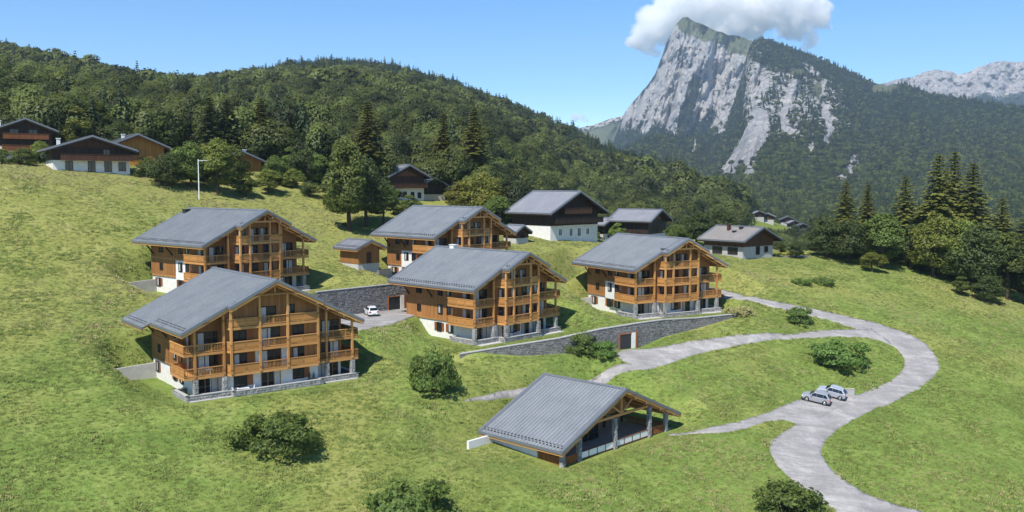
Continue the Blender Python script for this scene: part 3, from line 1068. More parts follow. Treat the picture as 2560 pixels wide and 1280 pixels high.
# mountains
def mountain_material(name, tint=(1, 1, 1)):
    m, nt, out = new_mat(name)
    v = obj_coords(nt, world_space=True)
    n1 = noise_tex(nt, 0.006, 7, 0.66, v, 1.2)
    mp = obj_coords(nt, (1.0, 1.0, 2.6), (0, R(24), 0), world_space=True)
    n2 = noise_tex(nt, 0.016, 6, 0.68, mp, 1.6)
    n3 = noise_tex(nt, 0.07, 4, 0.7, v)
    vs_ = obj_coords(nt, (1.0, 1.0, 0.16), (0, R(8), 0), world_space=True)
    n5 = noise_tex(nt, 0.045, 5, 0.7, vs_, 0.8)
    f = mathn(nt, 'ADD', mathn(nt, 'MULTIPLY', n1.outputs[0], 0.25), mathn(nt, 'ADD', mathn(nt, 'MULTIPLY', n2.outputs[0], 0.25), mathn(nt, 'ADD', mathn(nt, 'MULTIPLY', n5.outputs[0], 0.35), mathn(nt, 'MULTIPLY', n3.outputs[0], 0.15))))
    rock = ramp(nt, [(0.38, tuple(0.16 * t for t in tint)), (0.48, tuple(0.37 * t for t in tint)), (0.59, (0.64 * tint[0], 0.585 * tint[1], 0.53 * tint[2]))], f).outputs[0]
    wood = ramp(nt, [(0.3, (0.014, 0.024, 0.012)), (0.7, (0.045, 0.062, 0.024))], n3.outputs[0]).outputs[0]
    gras = ramp(nt, [(0.3, (0.085, 0.11, 0.052)), (0.7, (0.20, 0.205, 0.12))], n1.outputs[0]).outputs[0]
    ar = N(nt, 'ShaderNodeAttribute'); ar.attribute_name = 'rock'
    ag = N(nt, 'ShaderNodeAttribute'); ag.attribute_name = 'grassy'
    jit = mathn(nt, 'MULTIPLY', mathn(nt, 'SUBTRACT', mathn(nt, 'ADD', mathn(nt, 'MULTIPLY', n2.outputs[0], 0.5), mathn(nt, 'MULTIPLY', n5.outputs[0], 0.5)), 0.5), 4.0)
    fr = ramp(nt, [(0.42, (0, 0, 0)), (0.56, (1, 1, 1))], mathn(nt, 'ADD', ar.outputs['Fac'], jit)).outputs[0]
    fg = ramp(nt, [(0.42, (0, 0, 0)), (0.58, (1, 1, 1))], mathn(nt, 'ADD', ag.outputs['Fac'], mathn(nt, 'MULTIPLY', jit, 0.7))).outputs[0]
    c = mixc(nt, fr, wood, rock)
    c = mixc(nt, fg, c, gras)
    hgt = mathn(nt, 'ADD', mathn(nt, 'ADD', mathn(nt, 'MULTIPLY', n2.outputs[0], .6), n5.outputs[0]), mathn(nt, 'MULTIPLY', n3.outputs[0], 0.35))
    principled(nt, out, c, 0.95, 0.05, 0, hgt, 26.0, 0.9)
    return m


mountain_material('mountain_rock')
mountain_material('pale_rock', (1.0, 0.96, 0.94))


def seg_dist(x, y, pts):
    best = np.full(x.shape, 1e9)
    for (ax, ay), (bx, by) in zip(pts[:-1], pts[1:]):
        dx, dy = bx - ax, by - ay
        t = np.clip(((x - ax) * dx + (y - ay) * dy) / (dx * dx + dy * dy), 0, 1)
        best = np.minimum(best, np.hypot(x - ax - t * dx, y - ay - t * dy))
    return best


def massif(name, cols, crest, base_py, base_D, crest_D, rows, prof, relief, rockf, grassf, mat, label, back=True, jag=4.0):
    cx = np.array([c[0] for c in crest], float); cy = np.array([c[1] for c in crest], float)
    t = np.linspace(0, 1, rows)
    P, T = np.meshgrid(cols, t)
    pc = np.interp(P, cx, cy) + jag * fbm(P / 14.0, P * 0 + 3.3, 4, 71)
    py = base_py + (pc - base_py) * T
    bd = base_D(P) if callable(base_D) else base_D
    cd = crest_D(P) if callable(crest_D) else crest_D
    Y = bd + (cd - bd) * prof(T, P, py)
    Y = Y + relief(P, py, T)
    V = pix_np(P, py, Y)
    if back:   # far side of the crest
        rows_b = 6
        for k in range(1, rows_b):
            q = V[rows - 1].copy()
            q[:, 1] += 160 * k; q[:, 0] += 160 * k * (cols - 1280) / FPX; q[:, 2] -= 60 * k
            V = np.concatenate([V, q[None]], 0)
        P = np.concatenate([P] + [P[-1:]] * (rows_b - 1), 0); py = np.concatenate([py] + [py[-1:]] * (rows_b - 1), 0)
    me = np_mesh(name, V.reshape(-1, 3), grid_faces(V.shape[0], V.shape[1]))
    np_attr(me, 'rock', rockf(P, py)); np_attr(me, 'grassy', grassf(P, py))
    tag(link_mesh(name, me, MATS[mat]), label, kind='structure')
    return P, py, V


def gully(P, py, amp, wl, slant, seed):
    s = (P + slant * py) / wl
    return amp * fbm(s, py / (wl * 4.5), 5, seed, True)


# main rock peak
crest1 = [(1380, 475), (1470, 440), (1515, 395), (1538, 345), (1552, 305), (1563, 278), (1590, 246), (1612, 222), (1640, 182), (1655, 140), (1664, 112), (1674, 92), (1690, 60), (1706, 43), (1716, 42), (1745, 58),
          (1780, 72), (1820, 86), (1860, 95), (1890, 104), (1960, 125), (2020, 150), (2120, 200), (2300, 270)]


def rock1(P, y):
    r_ = 1.1 - 1.5 * sstep(290, 350, y + 22 * fbm(P / 40, y / 40, 3, 81))
    for pts, w, a in [([(1742, 205), (1722, 260), (1700, 320)], 26, 1.0), ([(1800, 255), (1770, 300), (1745, 330)], 22, 0.8), ([(1640, 200), (1612, 290)], 10, .5), ([(1672, 150), (1665, 200)], 9, .35)]:
        r_ = r_ - a * (1 - sstep(w * .3, w, seg_dist(P, y, pts)))
    for pts, w, a in [([(1690, 255), (1688, 350)], 9, .9), ([(1625, 300), (1610, 330)], 12, .8), ([(1830, 200), (1790, 250), (1845, 300)], 30, .6)]:
        r_ = r_ + a * (1 - sstep(w * .3, w, seg_dist(P, y, pts)))
    return r_ + 0.10 * fbm(P / 22, y / 34, 3, 83)


def grass1(P, y):
    c = np.interp(P, [1680, 1710, 1760, 1860, 1900], [62, 74, 104, 140, 150])
    g = (1 - sstep(-14, 14, y - c + 16 * fbm(P / 30, y / 30, 3, 85))) * sstep(1655, 1690, P)
    return g * 0.95


def relief1(P, py, T):
    e = np.minimum(1, np.maximum(0, (1 - T) * 8))
    return (gully(P, py, 190, 64, 0.3, 91) + gully(P, py, 95, 25, 0.2, 93) + 30 * fbm(P / 8, py / 12, 3, 95) + 18 * np.sin((py + 0.45 * P) / 9.0 + 3 * fbm(P / 60, py / 60, 2, 97)) + gully(P, py, 34, 11, 0.1, 98)) * (0.25 + 0.75 * e)


def prof1(T, P, py):
    return 0.62 * sstep(0, 0.42, T) ** 0.8 + 0.22 * sstep(0.35, 0.82, T) + 0.16 * sstep(0.78, 1.0, T)


P1, Q1, V1 = massif('mountain', np.linspace(1380, 2300, 520), crest1, 470.0, 2700.0, 4300.0, 300, prof1, relief1, rock1, grass1, 'mountain_rock',
                    'steep pale limestone peak with a grassy crest')

# wooded front shoulder with its own cliffs
crest2 = [(1440, 500), (1500, 440), (1540, 392), (1600, 352), (1660, 340), (1715, 345), (1770, 335), (1805, 300), (1832, 262), (1848, 215), (1862, 160), (1872, 120), (1884, 99), (1905, 97), (1930, 102), (1980, 120), (2060, 150),
          (2110, 172), (2160, 196), (2190, 208), (2215, 214), (2260, 210), (2330, 235), (2400, 246), (2450, 255), (2560, 272), (2800, 330), (3100, 390)]


def rock2(P, y):
    r_ = np.full(P.shape, -0.10)
    cliff = sstep(1850, 1885, P) * (1 - sstep(2040, 2150, P - 0.1 * y)) * sstep(130, 175, y - 0.25 * (P - 1880)) * (1 - sstep(300, 420, y))
    r_ = r_ + 0.60 * cliff
    r_ = r_ + 0.30 * (1 - sstep(20, 60, seg_dist(P, y, [(1875, 120), (1868, 230), (1800, 330)])))
    for pts, w, a in [([(1898, 290), (1905, 330), (1890, 370)], 24, 1.0), ([(1885, 330), (1850, 390), (1820, 430)], 34, .95), ([(1885, 380), (1870, 440)], 24, .8), ([(1740, 350), (1728, 395)], 7, .9), ([(1660, 380), (1668, 410)], 6, .8),
                      ([(2060, 270), (2075, 320), (2065, 360)], 13, .8), ([(2030, 360), (2022, 395)], 12, .8), ([(2140, 400), (2100, 460)], 26, .8), ([(2200, 430), (2195, 460)], 10, .6), ([(1820, 255), (1800, 330)], 16, .5),
                      ([(1960, 310), (1980, 340)], 18, .4), ([(2010, 160), (2040, 185)], 14, .6), ([(1985, 210), (1960, 290)], 16, .4), ([(2060, 200), (2050, 235)], 9, .5)]:
        r_ = r_ + a * (1 - sstep(w * .25, w, seg_dist(P, y, pts)))
    return r_ + 0.16 * fbm(P / 14, y / 26, 4, 103)


def grass2(P, y):
    g = (1 - sstep(.6, 1.1, np.hypot((P - 2212) / 45, (y - 222) / 16))) + 0.8 * (1 - sstep(.5, 1.1, np.hypot((P - 1995) / 26, (y - 180) / 10))) + .8 * (1 - sstep(.5, 1.1, np.hypot((P - 2045) / 14, (y - 225) / 26)))
    return g * 0.9


def relief2(P, py, T):
    e = np.minimum(1, np.maximum(0, (1 - T) * 7))
    near = np.interp(py, [120, 560], [1.0, 0.25])
    return (gully(P, py, 230, 120, 0.4, 111) + gully(P, py, 120, 42, 0.3, 113) + 44 * fbm(P / 11, py / 16, 3, 115)) * near * (0.2 + 0.8 * e)


P2, Q2, V2 = massif('mountain_shoulder', np.linspace(1440, 3100, 760), crest2, 590.0, 800.0, lambda P: np.interp(P, [1440, 1700, 1880, 2200, 2600, 3100], [2300, 2700, 3350, 3150, 2500, 1900]), 330,
                    lambda T, P, py: 0.75 * T + 0.25 * T ** 2, relief2, rock2, grass2, 'mountain_rock',
                    'broad wooded mountain shoulder with grey cliffs and a pale scree gully')

crest3 = [(2080, 250), (2160, 222), (2240, 200), (2285, 190), (2320, 178), (2345, 172), (2380, 180), (2405, 188), (2440, 170), (2470, 158), (2495, 153), (2560, 155), (2700, 170), (2900, 160), (3100, 180)]
massif('far_mountain', np.linspace(2080, 3100, 300), crest3, 330.0, 5200.0, 6200.0, 110, lambda T, P, py: T, lambda P, py, T: (gully(P, py, 230, 60, 0.5, 121) + 70 * fbm(P / 12, py / 12, 3, 122)) * (0.3 + 0.7 * np.minimum(1, (1 - T) * 5)),
       lambda P, y: 0.75 - 0.9 * sstep(225, 262, y + 20 * fbm(P / 50, y / 20, 3, 125)), lambda P, y: 0.7 * sstep(205, 235, y) * (1 - sstep(2230, 2330, P)), 'pale_rock', 'distant bare pale mountain range', jag=5)
crest4 = [(1340, 360), (1400, 335), (1440, 323), (1480, 313), (1520, 300), (1560, 288), (1640, 262), (1760, 240)]
massif('far_ridge', np.linspace(1340, 1760, 120), crest4, 430.0, 4700.0, 5300.0, 60, lambda T, P, py: T, lambda P, py, T: gully(P, py, 90, 40, 0.5, 131) * (0.3 + 0.7 * np.minimum(1, (1 - T) * 5)),
       lambda P, y: 0.55 - 0.9 * sstep(-5, 40, y - np.interp(P, [1440, 1560], [323, 288]) - 8), lambda P, y: 0.8 * sstep(0, 24, y - np.interp(P, [1440, 1560], [323, 288])), 'pale_rock', 'pale grassy ridge far behind the wooded hill', jag=3)

# trees on the mountain
def mountain_trees(P, Q, V, rockf, grassf, n, name, label, ymax=None):
    nr, nc = P.shape
    i = nrs.randint(0, nr - 7, n); j = nrs.randint(0, nc - 1, n)
    a, b = nrs.uniform(0, 1, (2, n, 1))
    p = V[i, j] * (1 - a) * (1 - b) + V[i + 1, j] * a * (1 - b) + V[i, j + 1] * (1 - a) * b + V[i + 1, j + 1] * a * b
    r_ = rockf(P[i, j], Q[i, j]) + 0.45 * grassf(P[i, j], Q[i, j]) * 2
    ok = r_ + nrs.normal(0, .25, n) < 0.30
    p = p[ok]; m = len(p)
    con = nrs.uniform(0, 1, m) < 0.35 + 0.45 * sstep(1500, 3000, p[:, 1])
    idx = np.where(con, nrs.randint(5, 9, m), nrs.randint(0, 5, m))
    s = nrs.uniform(.8, 1.35, m) * np.interp(p[:, 1], [800, 3300], [0.85, 0.95])
    scatter(name, p, np.stack([0 * s, 0 * s, nrs.uniform(0, 6.28, m)], -1), np.stack([s * 1.15, s * 1.15, s], -1), idx, FOREST, label, 'forest')


mountain_trees(P2, Q2, V2, rock2, grass2, 42000, 'mountain_forest', 'dark forest cloaking the mountain shoulder')
mountain_trees(P1, Q1, V1, lambda P, y: rock1(P, y) + (y < 235) * 1.0, grass1, 13000, 'peak_forest', 'dark forest patches below the limestone cliffs')

# ------------------------------------------------------------------ air
hz = MB(); hz.box(-6500, 6500, -700, 7200, -54, 1000)
m, nt, out = new_mat('haze_air')
pv = nt.nodes.new('ShaderNodeVolumePrincipled')
pv.inputs['Color'].default_value = (0.62, 0.80, 1.0, 1)
pv.inputs['Density'].default_value = 0.000072
pv.inputs['Anisotropy'].default_value = 0.1
nt.links.new(pv.outputs[0], out.inputs['Volume'])
ho = hz.build('haze', m)
tag(ho, 'thin blue mountain haze over the valley', kind='stuff')

# ------------------------------------------------------------------ clouds
def cloud(name, blobs, D, label, dens, nscale, thr, step):
    """lumpy closed body of vapour; blobs: (px, py, r_px, depth offset in px)"""
    k = D / FPX
    m, nt, out = new_mat(name + '_vapour')
    pos = N(nt, 'ShaderNodeNewGeometry').outputs['Position']
    n0 = noise_tex(nt, nscale * 0.6, 3, 0.6, pos)
    wv = N(nt, 'ShaderNodeVectorMath', operation='MULTIPLY_ADD')
    nt.links.new(n0.outputs['Color'], wv.inputs[0]); wv.inputs[1].default_value = (70 * k,) * 3; nt.links.new(pos, wv.inputs[2])
    sh = N(nt, 'ShaderNodeVectorMath', operation='ADD'); nt.links.new(wv.outputs[0], sh.inputs[0]); sh.inputs[1].default_value = (-35 * k,) * 3
    wp = sh.outputs[0]
    cur = None
    bm = bmesh.new()
    for px, py, rr, dz in blobs:
        c = pix(px, py, D) + Vector((0, dz * k, 0))
        bmesh.ops.create_icosphere(bm, subdivisions=3, radius=rr * k * 1.12, matrix=Matrix.Translation(c))
        dn = N(nt, 'ShaderNodeVectorMath', operation='DISTANCE'); nt.links.new(wp, dn.inputs[0]); dn.inputs[1].default_value = c
        f = mathn(nt, 'SUBTRACT', 1.0, mathn(nt, 'DIVIDE', dn.outputs['Value'], rr * k))
        cur = f if cur is None else mathn(nt, 'MAXIMUM', cur, f)
    me = bpy.data.meshes.new(name); bm.to_mesh(me); bm.free()
    n1 = noise_tex(nt, nscale, 9, 0.66, pos, 0.35)
    e = mathn(nt, 'SUBTRACT', mathn(nt, 'MULTIPLY', cur, 6.5), mathn(nt, 'MULTIPLY', mathn(nt, 'SUBTRACT', n1.outputs[0], 0.40), thr))
    cl = N(nt, 'ShaderNodeClamp'); nt.links.new(e, cl.inputs[0])
    d = mathn(nt, 'MULTIPLY', cl.outputs[0], dens)
    pv = nt.nodes.new('ShaderNodeVolumePrincipled')
    pv.inputs['Color'].default_value = (1.0, 1.0, 1.0, 1)
    pv.inputs['Anisotropy'].default_value = 0.0
    nt.links.new(d, pv.inputs['Density'])
    nt.links.new(pv.outputs[0], out.inputs['Volume'])
    m.cycles.volume_step_rate = step
    o = link_mesh(name, me, m)
    md = o.modifiers.new('join', 'REMESH'); md.mode = 'VOXEL'; md.voxel_size = 9 * k if len(blobs) > 4 else 2 * k
    tag(o, label, 'cloud')
    return o


cb = [(1640, 62, 62, 0), (1604, 88, 38, 10), (1690, 22, 72, -20), (1760, 0, 96, 20), (1850, 8, 96, 0), (1900, 50, 62, 25), (1955, 10, 86, -20), (2032, 20, 58, 10), (2052, 44, 34, 0), (1985, 56, 46, 10), (1800, 56, 72, 30),
      (2030, 92, 24, 0), (2012, 112, 16, 0), (1622, 116, 26, 0), (1640, 128, 16, 0), (1720, 66, 64, 30), (1578, 98, 20, 0), (2078, 60, 16, 0)]
cloud('cloud', cb, 9200, 'large white cumulus cloud behind the limestone peak', 0.013, 0.0052, 11.0, 0.12)
cloud('cloud', [(1440, 295, 12, 0), (1455, 294, 13, 0), (1468, 296, 9, 0)], 9000, 'tiny white cloud puff low over the far ridge', 0.02, 0.012, 0.9, 0.6)

# ------------------------------------------------------------------ building kit
_cache = {}


def shared(key, fn):
    if key not in _cache: _cache[key] = fn()
    return _cache[key]


def put(name, me, parent, loc, rz=0.0):
    o = bpy.data.objects.new(name, me)
    o.location = loc; o.rotation_euler = (0, 0, rz); o.parent = parent
    COL.objects.link(o)
    return o


def with_mat(me, mat):
    if not me.materials: me.materials.append(MATS[mat])
    return me


FRONT, LEFT, RIGHT, BACK = 0.0, -math.pi / 2, math.pi / 2, math.pi


def window(parent, loc, rz, w, h, leaves=2, shutters='', frame='brown_wood', curtain=0.0, shut_mat='shutter_wood'):
    """frame with mullions (the part) > pane, shutter, curtain; loc = bottom centre on the wall face, -y is outwards"""
    def fr():
        m = MB(); t = 0.09
        m.box(-w / 2 - t, -w / 2, -0.07, 0.05, -t, h + t); m.box(w / 2, w / 2 + t, -0.07, 0.05, -t, h + t)
        m.box(-w / 2, w / 2, -0.07, 0.05, h, h + t); m.box(-w / 2 - 0.05, w / 2 + 0.05, -0.12, 0.05, -t - 0.02, 0.0)
        for i in range(1, leaves):
            x = -w / 2 + w * i / leaves
            m.box(x - 0.045, x + 0.045, -0.05, 0.03, 0.0, h)
        return with_mat(m.mesh('window'), frame)
    o = put('window', shared(('wf', w, h, leaves, frame), fr), parent, loc, rz)
    def pn():
        m = MB()
        for i in range(leaves):
            a = -w / 2 + w * i / leaves + (0.045 if i else 0); b = -w / 2 + w * (i + 1) / leaves - (0.045 if i < leaves - 1 else 0)
            m.quad((a, -0.012, 0), (b, -0.012, 0), (b, -0.012, h), (a, -0.012, h))
        return with_mat(m.mesh('pane', False), 'glass')
    put('pane', shared(('wp', w, h, leaves), pn), o, (0, 0, 0))
    if curtain:
        def cu():
            m = MB(); n = 7; cw = w * abs(curtain)
            for i in range(n):
                a = -w / 2 + cw * i / n + 0.02; b = -w / 2 + cw * (i + 1) / n
                m.quad((a, -0.016 - 0.012 * (i % 2), 0.03), (b, -0.028 + 0.012 * (i % 2), 0.03), (b, -0.028 + 0.012 * (i % 2), h - 0.05), (a, -0.016 - 0.012 * (i % 2), h - 0.05))
            return with_mat(m.mesh('curtain', False), 'curtain')
        c = put('curtain', shared(('wc', w, h, curtain), cu), o, (0, 0, 0))
        if curtain < 0: c.scale.x = -1
    def sh():
        m = MB(); sw = w / 2 if w < 1.7 else 0.6
        m.box(0, sw, -0.05, -0.005, -0.05, h + 0.05)
        for z in (0.18 * h, 0.78 * h): m.box(0.04, sw - 0.04, -0.075, -0.05, z, z + 0.09)
        return with_mat(m.mesh('shutter'), shut_mat)
    sw = w / 2 if w < 1.7 else 0.6
    if 'l' in shutters: put('shutter', shared(('ws', w, h, shut_mat), sh), o, (-w / 2 - 0.1 - sw, 0, 0))
    if 'r' in shutters: put('shutter', shared(('ws', w, h, shut_mat), sh), o, (w / 2 + 0.1, 0, 0))
    return o


def stones(mb, p0, p1, zb, zt, out, r_, rh=(0.20, 0.34), rw=(0.28, 0.62)):
    """irregular stones on the vertical face from p0 to p1; zb, zt functions of 0..1; out = outward unit normal"""
    p0, p1 = Vector((p0[0], p0[1], 0)), Vector((p1[0], p1[1], 0)); L = (p1 - p0).length
    d = (p1 - p0) / L; n = Vector((out[0], out[1], 0))
    zlo = min(zb(0), zb(1), zb(.5)); zhi = max(zt(0), zt(1), zt(.5))
    z = zlo
    while z < zhi - 0.06:
        h = r_.uniform(*rh); s = -r_.uniform(0, 0.3)
        while s < L:
            w = r_.uniform(*rw); a, b = max(0.0, s + 0.02), min(L, s + w - 0.02); s += w
            if b - a < 0.08: continue
            tm = (a + b) / 2 / L
            lo, hi = max(z + 0.015, zb(tm)), min(z + h - 0.015, zt(tm) - 0.01)
            if hi - lo < 0.06: continue
            e = r_.uniform(0.025, 0.075); j = lambda q=0.03: r_.uniform(-q, q)
            A = p0 + d * (a); B = p0 + d * (b)
            ring0 = [A + Vector((0, 0, lo)), B + Vector((0, 0, lo)), B + Vector((0, 0, hi)), A + Vector((0, 0, hi))]
            k = 0.03
            ring1 = [A + d * (k + j()) + n * e + Vector((0, 0, lo + k + j(.015))), B - d * (k + j()) + n * e + Vector((0, 0, lo + k + j(.015))),
                     B - d * (k + j()) + n * e + Vector((0, 0, hi - k + j(.015))), A + d * (k + j()) + n * e + Vector((0, 0, hi - k + j(.015)))]
            mb.prism(ring0, ring1)
        z += h


def stone_wall(parent, path, z0, z1, thick, seed, cap=True, name='terrace_wall'):
    """low stone wall along a plan path (outer face on the right hand of the path)"""
    r_ = random.Random(seed)
    core = MB(); st = MB(); cp = MB()
    for (a, b) in zip(path[:-1], path[1:]):
        a, b = Vector(a), Vector(b); d = (b - a).normalized(); n = Vector((d.y, -d.x)); i = -n * thick
        core.hexa([(a.x, a.y, z0), (b.x, b.y, z0), (b.x + i.x, b.y + i.y, z0), (a.x + i.x, a.y + i.y, z0),
                   (a.x, a.y, z1), (b.x, b.y, z1), (b.x + i.x, b.y + i.y, z1), (a.x + i.x, a.y + i.y, z1)])
        stones(st, a, b, lambda t: z0, lambda t: z1, n, r_)
        if cap:
            o = n * 0.07; e = d * 0.07
            q0, q1 = a + o - e, b + o + e; q2, q3 = b - n * (thick + .05) + e, a - n * (thick + .05) - e
            cp.hexa([(q0.x, q0.y, z1), (q1.x, q1.y, z1), (q2.x, q2.y, z1), (q3.x, q3.y, z1),
                     (q0.x, q0.y, z1 + .1), (q1.x, q1.y, z1 + .1), (q2.x, q2.y, z1 + .1), (q3.x, q3.y, z1 + .1)])
    w = core.build(name, MATS['mortar'], parent)
    s = st.build('stone_facing', MATS['stone_pale'], w); s['kind'] = 'stuff'
    if cap: cp.build('coping', MATS['coping'], w)
    return w


def balcony(parent, rects, path, z, styles, name='balcony'):
    """floor slab on rects, fascia and railing along path; styles per path segment: 's' solid panels, 'b' balusters, '-' nothing"""
    m = MB()
    for (u0, u1, v0, v1) in rects: m.box(u0, u1, v0, v1, z - 0.18, z)
    o = m.build(name, MATS['larch_beam'], parent)
    fa = MB(); rail = MB(); bal = MB()
    for (a, b, stl) in zip(path[:-1], path[1:], styles):
        if stl == '-': continue
        a, b = Vector(a), Vector(b); d = b - a; L = d.length; d.normalize()
        P = lambda s, z_: (a.x + d.x * s, a.y + d.y * s, z_)
        fa.beam(P(-.03, z - .12), P(L + .03, z - .12), 0.1, 0.30)
        rail.beam(P(-.05, z + 1.05), P(L + .05, z + 1.05), 0.15, 0.09)
        rail.beam(P(0, z + .16), P(L, z + .16), 0.07, 0.08)
        n = max(1, round(L / 1.75))
        for i in range(n + 1):
            s = L * i / n
            rail.beam(P(s, z), P(s, z + 1.02), 0.09, 0.09, (d.x, d.y, 0))
        for i in range(n):
            s0, s1 = L * i / n + 0.07, L * (i + 1) / n - 0.07
            if stl == 's':
                pm = MB(); pm.beam(P(s0, z + .60), P(s1, z + .60), 0.05, 0.74); pm.build('panel', MATS['larch_panel'], o)
            else:
                k = max(2, int((s1 - s0) / 0.17))
                for q in range(k):
                    s = s0 + (s1 - s0) * (q + .5) / k
                    bal.beam(P(s, z + .2), P(s, z + 1.0), 0.035, 0.075, (d.x, d.y, 0))
    fa.build('fascia', MATS['larch_beam'], o)
    rail.build('handrail', MATS['larch_beam'], o)
    if bal.v:
        q = bal.build('balusters', MATS['larch'], o); q['kind'] = 'stuff'
    return o


class Roof:
    def __init__(self, ur, zr, sl): self.ur, self.zr, self.sl = ur, zr, sl
    def z(self, u): return self.zr - self.sl * abs(u - self.ur)
    def slab(self, mb, u0, u1, v0, v1, t0, t1):
        z0, z1 = self.z(u0), self.z(u1)
        mb.hexa([(u0, v0, z0 + t1), (u1, v0, z1 + t1), (u1, v1, z1 + t1), (u0, v1, z0 + t1), (u0, v0, z0 + t0), (u1, v0, z1 + t0), (u1, v1, z1 + t0), (u0, v1, z0 + t0)])


def ribbed_roof(parent, rf, pieces, roofmat='roof_steel', wood='larch_beam', rib=0.46, flash=True, guard=True):
    """pieces: (u_eave, u_ridge, v0, v1, gable edges 'f'/'b') - sheet with standing ribs > flashing, fascia_board, ridge_cap, snow_guard"""
    sheet = MB(); fl = MB(); wd = MB(); gd = MB()
    for (ue, uk, v0, v1, edges, eave) in pieces:
        rf.slab(sheet, ue, uk, v0, v1, 0.0, -0.08)
        n = max(1, int((v1 - v0) / rib)); sgn = 1 if uk > ue else -1
        if rib < 5:
            for i in range(n + 1):
                v = v0 + 0.06 + (v1 - v0 - 0.2) * i / n
                z0, z1 = rf.z(ue), rf.z(uk)
                sheet.hexa([(ue, v, z0 - .005), (uk, v, z1 - .005), (uk, v + .15, z1 - .005), (ue, v + .15, z0 - .005), (ue, v + .035, z0 + .095), (uk, v + .035, z1 + .095), (uk, v + .115, z1 + .095), (ue, v + .115, z0 + .095)])
        rf.slab(wd, ue + sgn * .10, uk, v0 + .10, v1 - .10, -0.082, -0.30)
        if 'f' in edges:
            rf.slab(fl, ue, uk, v0 - .03, v0 + .42, 0.10, 0.004); rf.slab(fl, ue, uk, v0 - .06, v0, 0.09, -0.26)
            rf.slab(wd, ue + sgn * .05, uk, v0 + .0, v0 + .09, -0.262, -0.58)
        if 'b' in edges:
            rf.slab(fl, ue, uk, v1 - .42, v1 + .03, 0.10, 0.004); rf.slab(fl, ue, uk, v1, v1 + .06, 0.09, -0.26)
            rf.slab(wd, ue + sgn * .05, uk, v1 - .09, v1, -0.262, -0.58)
        if eave:
            z = rf.z(ue)
            fl.box(ue - sgn * .09, ue, v0, v1, z - .30, z + .03)
            wd.box(ue + sgn * .02, ue + sgn * .11, v0 + .1, v1 - .1, z - .55, z - .10)
            if guard:
                k = int((v1 - v0) / 0.55)
                for row in range(2):
                    for i in range(k):
                        v = v0 + .3 + (v1 - v0 - .6) * (i + .5 * row) / k; u = ue + sgn * (.45 + .32 * row); zz = rf.z(u)
                        gd.box(u - .03, u + .03, v, v + .28, zz + .0, zz + .13)
    o = sheet.build('roof', MATS[roofmat], parent)
    v0 = min(p[2] for p in pieces); v1 = max(p[3] for p in pieces)
    cp = MB(); k = 0.3
    for s in (-1, 1):
        rf.slab(cp, rf.ur + s * k, rf.ur, v0, v1, 0.13, 0.09)
    cp.build('ridge_cap', MATS['zinc_flashing'], o)
    fl.build('flashing', MATS['zinc_flashing'], o)
    wd.build('fascia_board', MATS[wood], o)
    if gd.v:
        q = gd.build('snow_guard', MATS['dark_metal'], o); q['kind'] = 'stuff'
    return o


